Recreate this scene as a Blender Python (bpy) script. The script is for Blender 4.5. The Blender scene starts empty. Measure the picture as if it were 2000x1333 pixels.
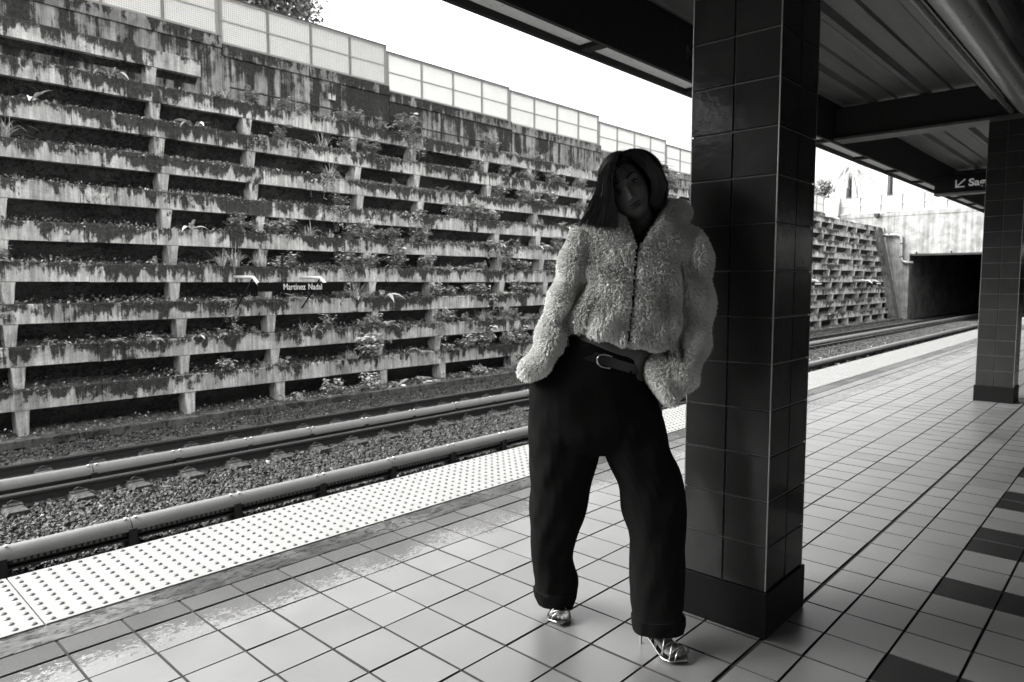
import bpy, bmesh, math, random
import numpy as np
from mathutils import Vector, Matrix
random.seed(7); RNG = np.random.default_rng(7)
S = bpy.context.scene
# ------------------------------------------------------------------ camera
RC = np.array([[0.67993, -0.733276, -0.001206], [-0.061657, -0.055532, -0.996551], [0.730681, 0.677659, -0.082969]])
CC = np.array([-1.296171, -2.708029, 1.283877]); FP = 1360.209
cam = bpy.data.cameras.new('camera'); camo = bpy.data.objects.new('camera', cam); S.collection.objects.link(camo)
cam.sensor_width = 36; cam.lens = 36 * FP / 2000; cam.clip_start = 0.05; cam.clip_end = 900
m4 = Matrix.Identity(4); mr = RC.T @ np.diag([1, -1, -1])
for i in range(3):
    for j in range(3): m4[i][j] = mr[i][j]
    m4[i][3] = CC[i]
camo.matrix_world = m4; S.camera = camo
cam.dof.use_dof = True; cam.dof.focus_distance = 2.5; cam.dof.aperture_fstop = 6.3
# ------------------------------------------------------------------ sky, sun, exposure
SUN_EL, SUN_AZ = math.radians(42), math.radians(312)     # hazy light from behind the canopy, azimuth from +Y towards +X
W = bpy.data.worlds.new('World'); S.world = W; W.use_nodes = True
nt = W.node_tree; nt.nodes.clear()
sky = nt.nodes.new('ShaderNodeTexSky'); sky.sky_type = 'NISHITA'; sky.sun_disc = False
sky.sun_elevation = SUN_EL; sky.sun_rotation = SUN_AZ
sky.air_density = 1.6; sky.dust_density = 6.0; sky.ozone_density = 1.0
bw = nt.nodes.new('ShaderNodeRGBToBW'); bg = nt.nodes.new('ShaderNodeBackground'); wo = nt.nodes.new('ShaderNodeOutputWorld')
nt.links.new(sky.outputs[0], bw.inputs[0]); nt.links.new(bw.outputs[0], bg.inputs[0]); nt.links.new(bg.outputs[0], wo.inputs[0])
bg.inputs[1].default_value = 0.15
sl = bpy.data.lights.new('sun', 'SUN'); sl.energy = 1.4; sl.angle = math.radians(45); sl.color = (1, .995, .98)
so = bpy.data.objects.new('sun', sl); S.collection.objects.link(so)
sd = Vector((math.cos(SUN_EL) * math.sin(SUN_AZ), math.cos(SUN_EL) * math.cos(SUN_AZ), math.sin(SUN_EL)))
so.rotation_euler = sd.to_track_quat('Z', 'Y').to_euler()
S.view_settings.view_transform = 'Standard'; S.view_settings.look = 'None'; S.view_settings.gamma = 1
S.view_settings.exposure = 2.4
S.cycles.max_bounces = 8

# ------------------------------------------------------------------ picture -> metres helpers
def ray(x, y): return RC.T @ np.array([(x - 1000) / FP, (y - 666.5) / FP, 1.0])
def at_z(x, y, z=0.0): r = ray(x, y); return CC + r * (z - CC[2]) / r[2]
def at_y(x, y, Y): r = ray(x, y); return CC + r * (Y - CC[1]) / r[1]
def at_x(x, y, X): r = ray(x, y); return CC + r * (X - CC[0]) / r[0]
FW = np.array([.7332, .6800, 0]); FW /= np.linalg.norm(FW); RT = np.array([FW[1], -FW[0], 0]); UPV = np.array([0, 0, 1.])
def at_d(x, y, D): r = ray(x, y); return CC + r * D / (r @ FW)

# ------------------------------------------------------------------ object helpers
class MB:
    def __init__(s): s.v = []; s.f = []; s.n = 0
    def add(s, v, f):
        v = np.asarray(v, float).reshape(-1, 3); s.v.append(v)
        s.f.extend([tuple(int(i) + s.n for i in q) for q in f]); s.n += len(v); return s
    def box(s, x0, x1, y0, y1, z0, z1):
        v = [(x, y, z) for x in (x0, x1) for y in (y0, y1) for z in (z0, z1)]
        return s.add(v, [(0, 1, 3, 2), (4, 6, 7, 5), (0, 4, 5, 1), (2, 3, 7, 6), (0, 2, 6, 4), (1, 5, 7, 3)])
    def extr(s, poly, x0, x1, axis=0):   # poly in the other two axes, extruded along axis
        n = len(poly); v = []
        for x in (x0, x1):
            for a, b in poly: v.append([(x, a, b), (a, x, b), (a, b, x)][axis])
        f = [(i, (i + 1) % n, n + (i + 1) % n, n + i) for i in range(n)] + [tuple(range(n))[::-1], tuple(range(n, 2 * n))]
        return s.add(v, f)
    def tube(s, pts, r, n=8, cap=True):
        pts = [np.asarray(p, float) for p in pts]; rs = r if hasattr(r, '__len__') else [r] * len(pts)
        k = len(pts); V = []; u = None
        for i, p in enumerate(pts):
            t = pts[min(i + 1, k - 1)] - pts[max(i - 1, 0)]; t /= np.linalg.norm(t) + 1e-9
            if u is None:
                u = np.cross(t, [0, 0, 1.]);
                if np.linalg.norm(u) < .1: u = np.cross(t, [1., 0, 0])
            u = u - t * (u @ t); u /= np.linalg.norm(u) + 1e-9; w = np.cross(t, u)
            for j in range(n):
                a = 2 * math.pi * j / n; V.append(p + rs[i] * (math.cos(a) * u + math.sin(a) * w))
        F = [(i * n + j, i * n + (j + 1) % n, (i + 1) * n + (j + 1) % n, (i + 1) * n + j) for i in range(k - 1) for j in range(n)]
        if cap: F += [tuple(range(n))[::-1], tuple(range((k - 1) * n, k * n))]
        return s.add(V, F)
    def loft(s, rings, cap=True):
        n = len(rings[0]); k = len(rings); V = np.concatenate(rings)
        F = [(i * n + j, i * n + (j + 1) % n, (i + 1) * n + (j + 1) % n, (i + 1) * n + j) for i in range(k - 1) for j in range(n)]
        if cap: F += [tuple(range(n))[::-1], tuple(range((k - 1) * n, k * n))]
        return s.add(V, F)
    def ball(s, c, r, nu=14, nv=9):
        c = np.asarray(c, float); r = np.ones(3) * r; V = [c + (0, 0, r[2])]
        for i in range(1, nv):
            t = math.pi * i / nv
            for j in range(nu):
                a = 2 * math.pi * j / nu; V.append(c + r * (math.sin(t) * math.cos(a), math.sin(t) * math.sin(a), math.cos(t)))
        V.append(c - (0, 0, r[2])); F = [(0, 1 + j, 1 + (j + 1) % nu) for j in range(nu)]
        for i in range(nv - 2):
            F += [(1 + i * nu + j, 1 + (i + 1) * nu + j, 1 + (i + 1) * nu + (j + 1) % nu, 1 + i * nu + (j + 1) % nu) for j in range(nu)]
        L = len(V) - 1; F += [(L, 1 + (nv - 2) * nu + (j + 1) % nu, 1 + (nv - 2) * nu + j) for j in range(nu)]
        return s.add(V, F)
    def mesh(s, name, org=(0, 0, 0)):
        me = bpy.data.meshes.new(name)
        if s.v: me.from_pydata((np.concatenate(s.v) - np.asarray(org)).tolist(), [], s.f)
        me.update(); return me
    def build(s, name, mat, parent=None, smooth=False, bevel=0, sharp=None):
        org = wloc(parent) if parent else (0, 0, 0)
        o = bpy.data.objects.new(name, s.mesh(name, org)); S.collection.objects.link(o)
        if mat: o.data.materials.append(mat)
        if smooth:
            o.data.polygons.foreach_set('use_smooth', [True] * len(o.data.polygons))
            if sharp: o.data.set_sharp_from_angle(angle=math.radians(sharp))
        if bevel:
            b = o.modifiers.new('bevel', 'BEVEL'); b.width = bevel; b.segments = 2; b.limit_method = 'ANGLE'
        if parent: o.parent = parent
        return o
LOC = {}
def wloc(o):
    l = np.array(LOC.get(o.name, (0, 0, 0)), float); return l
def tag(o, label=None, cat=None, group=None, kind=None):
    if label: o['label'] = label
    if cat: o['category'] = cat
    if group: o['group'] = group
    if kind: o['kind'] = kind
    return o
def empty(name, loc, label=None, cat=None, group=None, kind=None):
    o = bpy.data.objects.new(name, None); S.collection.objects.link(o); o.location = tuple(loc); o.empty_display_size = .1
    LOC[o.name] = tuple(loc); return tag(o, label, cat, group, kind)
def copy_tree(o, loc=None, rz=None, sc=None, parent=None):
    c = o.copy(); S.collection.objects.link(c); c.parent = parent
    if loc is not None: c.location = tuple(loc)
    if rz is not None: c.rotation_euler = (0, 0, rz)
    if sc is not None: c.scale = (sc, sc, sc)
    for ch in list(o.children): copy_tree(ch, parent=c)
    return c

# ------------------------------------------------------------------ materials (all grey: the photograph is black and white)
class NT:
    def __init__(s, name):
        s.m = bpy.data.materials.new(name); s.m.use_nodes = True; s.t = s.m.node_tree; s.t.nodes.clear()
        s.o = s.n('ShaderNodeOutputMaterial'); s.b = s.n('ShaderNodeBsdfPrincipled'); s.l(s.b.outputs[0], s.o.inputs[0])
        s.tc = s.n('ShaderNodeTexCoord')
    def n(s, t): return s.t.nodes.new(t)
    def l(s, a, b): s.t.links.new(a, b)
    def val(s, v, sock):
        if hasattr(v, 'links') or hasattr(v, 'is_output'): s.l(v, sock)
        elif isinstance(v, (tuple, list)): sock.default_value = v
        else:
            try: sock.default_value = v
            except Exception: sock.default_value = (v, v, v, 1)
    def math(s, op, a, b=0.0, c=None, clamp=False):
        n = s.n('ShaderNodeMath'); n.operation = op; n.use_clamp = clamp; s.val(a, n.inputs[0]); s.val(b, n.inputs[1])
        if c is not None: s.val(c, n.inputs[2])
        return n.outputs[0]
    def noise(s, scale=5, detail=4, rough=.55, dist=0, vec=None, sc=(1, 1, 1)):
        mp = s.n('ShaderNodeMapping'); s.l(vec or s.tc.outputs['Object'], mp.inputs[0]); mp.inputs['Scale'].default_value = sc
        n = s.n('ShaderNodeTexNoise'); n.inputs['Scale'].default_value = scale; n.inputs['Detail'].default_value = detail
        n.inputs['Roughness'].default_value = rough; n.inputs['Distortion'].default_value = dist; s.l(mp.outputs[0], n.inputs[0])
        return n.outputs[0]
    def vor(s, scale=5, feature='F1', sc=(1, 1, 1)):
        mp = s.n('ShaderNodeMapping'); s.l(s.tc.outputs['Object'], mp.inputs[0]); mp.inputs['Scale'].default_value = sc
        n = s.n('ShaderNodeTexVoronoi'); n.feature = feature; n.inputs['Scale'].default_value = scale; s.l(mp.outputs[0], n.inputs[0]); return n
    def ramp(s, v, a, b, lo=0., hi=1., smooth=True):
        n = s.n('ShaderNodeMapRange'); n.interpolation_type = 'SMOOTHSTEP' if smooth else 'LINEAR'
        s.val(v, n.inputs[0]); n.inputs[1].default_value = a; n.inputs[2].default_value = b; n.inputs[3].default_value = lo; n.inputs[4].default_value = hi
        return n.outputs[0]
    def mix(s, f, a, b):
        n = s.n('ShaderNodeMix'); n.data_type = 'FLOAT'; s.val(f, n.inputs[0]); s.val(a, n.inputs[2]); s.val(b, n.inputs[3]); return n.outputs[0]
    def grey(s, v):
        n = s.n('ShaderNodeCombineColor'); s.l(v, n.inputs[0]); s.l(v, n.inputs[1]); s.l(s.math('MULTIPLY', v, .975), n.inputs[2]); return n.outputs[0]
    def fin(s, col, rough=.6, bump=None, bstr=.3, bdist=.01, metal=0, spec=None, coat=0):
        if isinstance(col, (int, float)): s.b.inputs['Base Color'].default_value = (col, col, col * .975, 1)
        else: s.l(s.grey(col), s.b.inputs['Base Color'])
        s.val(rough, s.b.inputs['Roughness']); s.b.inputs['Metallic'].default_value = metal
        if spec is not None: s.val(spec, s.b.inputs['Specular IOR Level'])
        if coat: s.b.inputs['Coat Weight'].default_value = coat
        if bump is not None:
            n = s.n('ShaderNodeBump'); n.inputs['Strength'].default_value = bstr; n.inputs['Distance'].default_value = bdist
            s.l(bump, n.inputs['Height']); s.l(n.outputs[0], s.b.inputs['Normal'])
        return s.m
def plain(name, c, rough=.5, metal=0, var=.15, nscale=6, bump=.15, bd=.003, spec=None):
    t = NT(name); n = t.noise(nscale, 6, .6); n2 = t.noise(nscale * 9, 3, .6)
    v = t.math('MULTIPLY', c, t.math('ADD', 1 - var, t.math('MULTIPLY', t.math('ADD', n, n2), var)))
    return t.fin(v, t.math('ADD', rough - .08, t.math('MULTIPLY', n2, .16)), n2, bump, bd, metal, spec)
def concrete(name, base, dark, cover=0., top=.55, xs=9., zs=1.3, soft=.16, big_=1.8, blob_=1.6, st_=1.7, bscale=.55):
    """poured concrete: pale face, dark growth that hangs down from the top edge in ragged patches and runs; cover>0 = more growth"""
    t = NT(name); sep = t.n('ShaderNodeSeparateXYZ'); t.l(t.tc.outputs['Generated'], sep.inputs[0]); gz = sep.outputs[2]
    big = t.noise(bscale, 4, .55); st = t.noise(1, 5, .62, .25, sc=(xs, xs, zs)); blob = t.noise(3.1, 8, .68, .5, sc=(1, 1, .75)); fine = t.noise(38, 5, .7)
    c5 = lambda v, k: t.math('MULTIPLY', t.math('SUBTRACT', v, .5), k)
    m = t.math('ADD', c5(st, st_), c5(blob, blob_)); m = t.math('ADD', m, c5(big, big_)); m = t.math('ADD', m, c5(gz, top)); m = t.math('ADD', m, c5(fine, .55))
    thin = t.noise(1, 4, .7, .15, sc=(xs * 3.2, xs * 3.2, zs * .55)); m = t.math('ADD', m, c5(thin, st_ * .7)); m = t.math('ADD', m, cover); mask = t.ramp(m, .0, soft)
    st2 = t.noise(1, 6, .65, .2, sc=(xs * 2.6, xs * 2.6, zs * .7)); b2 = t.noise(1.7, 6, .65, .4)
    col = t.mix(t.ramp(st2, .34, .68), base * .60, base * 1.12); col = t.math('MULTIPLY', col, t.ramp(b2, .3, .68, .62, 1.12)); col = t.math('MULTIPLY', col, t.ramp(fine, .3, .7, .82, 1.1))
    dk = t.mix(t.ramp(t.noise(17, 6, .75), .38, .68), dark * .55, dark * 3.2)
    c = t.mix(t.math('MULTIPLY', mask, .94), col, dk)
    h = t.math('ADD', fine, t.math('MULTIPLY', mask, t.noise(60, 3, .7)))
    return t.fin(c, .85, h, .55, .012, spec=.25)
M = {}
M['beam'] = concrete('weathered_beam_concrete', .74, .017, .11, .62, 6.0, 1.2, .27, 2.1, 2.4, 1.4)
M['post'] = concrete('clean_bracket_concrete', .80, .05, -.36, .25, 7, 2)
M['parapet'] = concrete('stained_parapet_concrete', .46, .016, .16, .30, 2.6, .30, .30, 2.0, 1.2, 1.9, .4)
M['coping'] = concrete('mossy_coping_concrete', .34, .02, .14, .25, 4, 2)
M['curb'] = concrete('curb_concrete', .16, .03, -.1, .2, 4, 4)
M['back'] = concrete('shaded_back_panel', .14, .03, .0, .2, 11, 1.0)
M['white'] = concrete('white_portal_concrete', .235, .21, -.6, .1, 1.5, .2, .5)
def m_soil():
    t = NT('planting_soil'); a = t.noise(14, 7, .7); b = t.noise(55, 4, .7); c = t.ramp(t.math('ADD', t.math('MULTIPLY', a, .5), t.math('MULTIPLY', b, .5)), .40, .64, .03, .26)
    return t.fin(c, .95, b, .9, .03, spec=.1)
M['soil'] = m_soil()
def m_ballast():
    t = NT('ballast_bed'); v = t.vor(22); n = t.noise(1.2, 4, .6)
    c = t.math('MULTIPLY', t.ramp(v.outputs['Distance'], .0, .75, .08, .01), t.ramp(n, .3, .7, .7, 1.2))
    return t.fin(c, .9, t.math('SUBTRACT', 1.0, v.outputs['Distance']), 1.0, .03, spec=.2)
M['ballast'] = m_ballast()
def m_attr(name, rough, mul=1., spec=None, wet=False):
    t = NT(name); a = t.n('ShaderNodeAttribute'); a.attribute_name = 'tint'; n = t.noise(9, 5, .6)
    c = t.math('MULTIPLY', a.outputs['Fac'], t.ramp(n, .3, .7, .85 * mul, 1.12 * mul))
    return t.fin(c, rough, t.noise(60, 3, .6), .3, .004, spec=spec)
M['stone'] = m_attr('crushed_stone', .8)
M['leaf'] = m_attr('leaf', .5, 2.7)
def m_floor():
    t = NT('glazed_floor_tile'); a = t.n('ShaderNodeAttribute'); a.attribute_name = 'tint'
    sep = t.n('ShaderNodeSeparateXYZ'); t.l(t.tc.outputs['Object'], sep.inputs[0]); y = sep.outputs[1]
    wet = t.math('ADD', t.ramp(y, -1.0, .2, -1.1, .30), t.math('MULTIPLY', t.noise(2.3, 5, .6), .55))
    dr = t.noise(42, 6, .75, 1.0, sc=(.8, 1.3, 1)); wm = t.ramp(t.math('ADD', t.math('MULTIPLY', wet, .9), dr), .74, .80)
    sm = t.noise(3, 5, .6, .4); fine = t.noise(150, 2, .5)
    c = t.math('MULTIPLY', a.outputs['Fac'], t.ramp(sm, .3, .7, .88, 1.08)); c = t.math('MULTIPLY', c, t.mix(wm, 1., .62))
    sc = t.noise(4, 4, .6, .4); r = t.math('ADD', t.ramp(sm, .3, .7, .34, .42), t.ramp(sc, .4, .62, 0, .03)); r = t.mix(wm, r, .2)
    h = t.math('ADD', t.math('MULTIPLY', wm, .8), t.math('ADD', t.math('MULTIPLY', fine, .08), t.math('MULTIPLY', sm, .4)))
    t.b.inputs['IOR'].default_value = 2.28; t.l(t.ramp(a.outputs['Fac'], .02, .10, .03, .5), t.b.inputs['Specular IOR Level']); return t.fin(c, r, h, .4, .0018)
M['floor'] = m_floor()
def m_strip():
    t = NT('wet_stone_strip'); n = t.noise(30, 7, .75, 1.2, sc=(.6, 1.5, 1)); b = t.noise(1.6, 4, .6)
    c = t.math('MULTIPLY', t.ramp(n, .4, .62, .012, .085), t.ramp(b, .38, .62, .35, 1.3))
    return t.fin(c, t.ramp(n, .4, .6, .25, .6), n, .9, .006, spec=.35)
M['strip'] = m_strip()
M['grout'] = plain('dark_grout', .035, .8, spec=.1)
def m_tact():
    t = NT('white_tactile_paint'); n = t.noise(5, 6, .65); f = t.noise(70, 4, .7)
    c = t.math('MULTIPLY', .20, t.math('MULTIPLY', t.ramp(n, .3, .7, .9, 1.05), t.ramp(f, .3, .42, .82, 1.)))
    return t.fin(c, .5, f, .25, .002)
M['tactile'] = m_tact()
def m_coltile():
    t = NT('glossy_dark_column_tile'); a = t.n('ShaderNodeAttribute'); a.attribute_name = 'tint'; n = t.noise(2.2, 4, .6); f = t.noise(9, 3, .5)
    return t.fin(t.math('MULTIPLY', a.outputs['Fac'], t.ramp(n, .3, .7, .85, 1.15)), t.ramp(n, .3, .7, .10, .20), t.math('ADD', f, t.noise(30, 4, .6)), .22, .003, spec=.08)
M['coltile'] = m_coltile()
M['colgrout'] = plain('column_grout', .07, .75, nscale=12)
M['skirt'] = plain('dark_skirting', .004, .5, spec=.08)
M['steel'] = plain('brushed_steel_trim', .65, .22, 1)
M['trim'] = plain('dull_corner_trim', .22, .45, .8, .5, 9)
M['iron'] = plain('rusty_rail_steel', .045, .62, .3, .5, 20)
M['railtop'] = plain('worn_rail_head', .45, .3, 1)
M['cover'] = plain('weathered_cover_board', .17, .38, 0, .45, 7, .2, spec=.7)
M['black'] = plain('black_bracket', .018, .6)
M['tie'] = concrete('tie_concrete', .085, .02, -.1, .2, 5, 5)
M['paint_dark'] = plain('dark_canopy_paint', .016, .6, var=.3, spec=.25)
M['beam_dark'] = plain('steel_beam_paint', .08, .5, var=.3)
def m_ceil():
    t = NT('corrugated_ceiling'); n = t.noise(3, 6, .65, sc=(.4, 3, 3)); f = t.noise(1.0, 6, .7, sc=(1.5, 14, 14))
    return t.fin(t.math('MULTIPLY', .07, t.math('MULTIPLY', t.ramp(n, .3, .7, .7, 1.15), t.ramp(f, .3, .7, .85, 1.1))), .45, f, .2, .003)
M['ceil'] = m_ceil()
M['soffit'] = plain('pale_soffit_panel', .8, .3, 0, .3, 2)
M['duct'] = plain('galvanised_duct', .3, .3, .6, .12, 2, .0)
M['fencew'] = plain('white_fence_frame', .30, .5)
def m_mesh():
    t = NT('perforated_white_sheet'); n = t.noise(3, 5, .6); v = t.vor(30)
    t.fin(t.math('MULTIPLY', .54, t.ramp(n, .3, .7, .90, 1.08)), .6); 
    tr = t.n('ShaderNodeBsdfTranslucent'); tr.inputs[0].default_value = (.66, .66, .65, 1); mx = t.n('ShaderNodeMixShader'); mx.inputs[0].default_value = .6
    t.l(t.b.outputs[0], mx.inputs[1]); t.l(tr.outputs[0], mx.inputs[2]); t.l(mx.outputs[0], t.o.inputs[0]); return t.m
M['sheet'] = m_mesh()
M['pipew'] = plain('white_pipe_paint', .82, .4)
M['sign'] = plain('dark_sign_panel', .006, .5, spec=.1)
M['letter'] = plain('white_lettering', .85, .5, var=.02)
M['trouser'] = plain('black_wool_trousers', .007, .95, 0, .3, 60, .4, .002, spec=.02)
M['top'] = plain('black_top', .018, .9, spec=.1)
M['belt'] = plain('black_leather_belt', .009, .4, spec=.35)
M['silver'] = plain('silver_metal', .42, .3, 1, .1)
M['shoe'] = plain('silver_leather', .34, .32, 1, .15)
M['skin'] = plain('skin', .085, .55, 0, .08, 60, .25, .0006, spec=.22)
M['nail'] = plain('toe_nail', .3, .2)
M['hair'] = plain('dark_hair', .010, .6, 0, .3, 80, .3, .001, spec=.08)
M['lock'] = plain('hair_locks', .015, .42, 0, .4, 80, .1, .001, spec=.5)
M['eye'] = plain('eye_white', .12, .15, var=.03); M['iris'] = plain('iris', .01, .08, var=.03)
M['lip'] = plain('lip', .030, .5, spec=.2)
def m_fur():
    t = NT('cream_fleece'); a = t.n('ShaderNodeAttribute'); a.attribute_name = 'tint'
    n = t.noise(7, 4, .6); t.fin(t.math('MULTIPLY', a.outputs['Fac'], t.ramp(n, .3, .7, .85, 1.08)), .85, spec=.15)
    tr = t.n('ShaderNodeBsdfTranslucent'); tr.inputs[0].default_value = (.78, .78, .76, 1); mx = t.n('ShaderNodeMixShader'); mx.inputs[0].default_value = .38
    t.l(t.b.outputs[0], mx.inputs[1]); t.l(tr.outputs[0], mx.inputs[2]); t.l(mx.outputs[0], t.o.inputs[0]); return t.m
M['fur'] = m_fur()
def set_tint(me, vals, dom='FACE'):
    at = me.attributes.new('tint', 'FLOAT', dom); at.data.foreach_set('value', np.asarray(vals, 'f'))

# ================================================================== STRUCTURE
X0, X1 = -7.0, 50.3
# ---- track bed and ground
GZ = -1.17
g = MB().add([(-60, -60, GZ - .03), (200, -60, GZ - .03), (200, 80, GZ - .03), (-60, 80, GZ - .03)], [(0, 1, 2, 3)])
tag(g.build('ground', M['ballast']), kind='structure')
# ---- platform slab (edge toward the near track at y=.9)
T = .215; PY0, PY1 = -4.6, .90
p = MB().box(X0, 49, PY0, PY1, -.35, -.006)
p.box(X0, 49, PY0 + .35, PY1 - .35, GZ, -.352)
tag(p.build('platform', M['grout'], bevel=0), kind='structure')
# tiles of the platform floor: one sheet of tiles with recessed joints
def tile_sheet():
    ys = [(.143, .007)] + [(-k * T, -(k + 1) * T) for k in range(8)] + [(-8.04 * T, -8.72 * T), (-8.72 * T, -9.70 * T), (-9.70 * T, -10.70 * T)]
    y = -10.70 * T
    while y > PY0 + .3: ys.append((y, y - T)); y -= T
    V = []; F = []; tn = []; gp = .0038; bv = .0010; dz = .0045
    i0 = int(X0 / T)
    for r, (ya, yb) in enumerate(ys):
        for i in range(i0, int(49 / T)):
            j = .0 ; xa = i * T + gp + random.uniform(-.001, .001); xb = (i + 1) * T - gp + random.uniform(-.001, .001)
            a = yb + gp + random.uniform(-.0008, .0008); b = ya - gp; n = len(V)
            h = random.uniform(-.0006, .0006)
            t1, t2 = random.gauss(0, .0010), random.gauss(0, .0010)
            def zz(x, y): return h + (x - xa - T / 2) * t1 * 4 + (y - a - T / 2) * t2 * 4
            V += [(xa + bv, a + bv, zz(xa, a)), (xb - bv, a + bv, zz(xb, a)), (xb - bv, b - bv, zz(xb, b)), (xa + bv, b - bv, zz(xa, b)),
                  (xa, a, -dz), (xb, a, -dz), (xb, b, -dz), (xa, b, -dz)]
            F += [(n, n + 1, n + 2, n + 3), (n + 4, n + 5, n + 1, n), (n + 5, n + 6, n + 2, n + 1), (n + 6, n + 7, n + 3, n + 2), (n + 7, n + 4, n, n + 3)]
            k = i - 8; t = random.gauss(.105, .006)
            if random.random() < .04: t *= .82
            if r in (11, 12) and k % 4 in (0, 1) and k != 0: t = .010
            tn += [t] * 5
    me = bpy.data.meshes.new('floor_tiles'); me.from_pydata(V, [], F); set_tint(me, tn); me.materials.append(M['floor']); me.materials.append(M['grout'])
    mi = np.ones(len(F), int); mi[::5] = 0; me.polygons.foreach_set('material_index', mi)
    o = bpy.data.objects.new('floor', me); S.collection.objects.link(o); return o
tag(tile_sheet(), kind='structure')
tag(MB().add([(X0, .147, .0), (49, .147, .0), (49, .297, .0), (X0, .297, .0)], [(0, 1, 2, 3)]).build('pavement_edge_strip', M['strip']), kind='structure')
# tactile strip with domes (one paving strip)
tac = empty('tactile_strip', (0, .6, 0), 'white raised dot warning strip running along the platform edge beside the tracks', 'tactile paving')
pl = MB(); xj = [.92 + 1.56 * k for k in range(-6, 31)]
for a, b in zip(xj[:-1], xj[1:]): pl.box(a + .003, b - .003, .300, .905, -.05, .006)
pl.build('paving_panel', M['tactile'], tac, bevel=.002)
dm = MB(); nx = 8
for a, b in zip(xj[:-1], xj[1:]):
    if a > 28 or b < -2.5: continue
    npx = 26
    for i in range(npx):
        x = a + (i + .5) * (b - a) / npx
        for j in range(10):
            y = .300 + .6 * (j + .5) / 10; V = []
            for (r, z) in ((.0125, .0055), (.0105, .0105), (.0065, .0125)):
                for q in range(nx): V.append((x + r * math.cos(q * math.tau / nx), y + r * math.sin(q * math.tau / nx), z))
            F = [(k * nx + q, k * nx + (q + 1) % nx, (k + 1) * nx + (q + 1) % nx, (k + 1) * nx + q) for k in range(2) for q in range(nx)] + [tuple(range(2 * nx, 3 * nx))]
            dm.add(V, F)
M['dots'] = plain('worn_shade_dots', .10, .5)  # one dark colour carries both wear and the shade on the dome sides
dmo = dm.build('raised_dots', M['dots'], tac, smooth=True); tag(dmo, kind='stuff')
# ---- ballast stones
def stones(name, x0, x1, y0, y1, n, s0, s1, zb, label):
    ico = np.array([(-1, -1, -.6), (1, -1, -.7), (1, 1, -.6), (-1, 1, -.7), (-.7, -.6, .7), (.8, -.7, .5), (.6, .8, .8), (-.8, .6, .5)])
    fq = np.array([(0, 3, 2, 1), (4, 5, 6, 7), (0, 1, 5, 4), (1, 2, 6, 5), (2, 3, 7, 6), (3, 0, 4, 7)])
    c = np.stack([RNG.uniform(x0, x1, n), RNG.uniform(y0, y1, n), np.full(n, zb)], 1); c[:, 2] += RNG.uniform(-.006, .022, n)
    sc = RNG.uniform(s0, s1, n) * .5; v = ico[None] + RNG.normal(0, .28, (n, 8, 3)); v *= sc[:, None, None] * RNG.uniform(.6, 1.2, (n, 1, 3))
    a = RNG.uniform(0, math.tau, n); b = RNG.uniform(-.8, .8, n); ca, sa, cb, sb = np.cos(a), np.sin(a), np.cos(b), np.sin(b)
    x, y, z = v[..., 0].copy(), v[..., 1].copy(), v[..., 2].copy()
    y, z = y * cb[:, None] - z * sb[:, None], y * sb[:, None] + z * cb[:, None]
    x, y = x * ca[:, None] - y * sa[:, None], x * sa[:, None] + y * ca[:, None]
    v = np.stack([x, y, z], -1) + c[:, None]
    F = (fq[None] + (np.arange(n) * 8)[:, None, None]).reshape(-1, 4)
    me = bpy.data.meshes.new(name); me.from_pydata(v.reshape(-1, 3).tolist(), [], F.tolist())
    t = np.clip(RNG.lognormal(math.log(.046), .45, n), .015, .25); t[RNG.random(n) < .002] = .5
    set_tint(me, np.repeat(t, 6)); me.materials.append(M['stone']); o = bpy.data.objects.new(name, me); S.collection.objects.link(o)
    return tag(o, label, 'ballast', kind='stuff')
stones('ballast_stones', -1, 14, 3.6, 9.55, 62000, .022, .05, GZ, 'loose grey crushed stone ballast between and around the nearer rails')
stones('ballast_stones', 14, 50, 3.9, 9.5, 42000, .045, .085, GZ, 'distant crushed stone ballast stretching to the tunnel mouth')

# ---- rails and third rails
def rail_poly(y, zt, h=.16):
    pr = [(-.07, 0), (.07, 0), (.07, .012), (.012, .03), (.012, h - .04), (.036, h - .032), (.036, h - .006), (.028, h), (-.028, h), (-.036, h - .006), (-.036, h - .032), (-.012, h - .04), (-.012, .03), (-.07, .012)]
    return [(y + a, zt - h + b) for a, b in pr]
def rail(y, zt, label):
    r = empty('running_rail', (10, y, zt), label, 'rail'); MB().extr(rail_poly(y, zt), X0, 75).build('rail_web', M['iron'], r)
    MB().box(X0, 75, y - .024, y + .024, zt + .0015, zt + .004).build('rail_head', M['railtop'], r); return r
RZ = -1.0
rail(7.80, RZ, 'dark running rail farthest from the platform, nearest the planted wall')
rail(6.40, RZ - .02, 'dark running rail in shadow in front of the second covered third rail')
rail(3.36, RZ, 'running rail under the platform edge, nearer the first covered third rail'); rail(1.93, RZ, 'running rail tucked closest under the platform edge')
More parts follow.
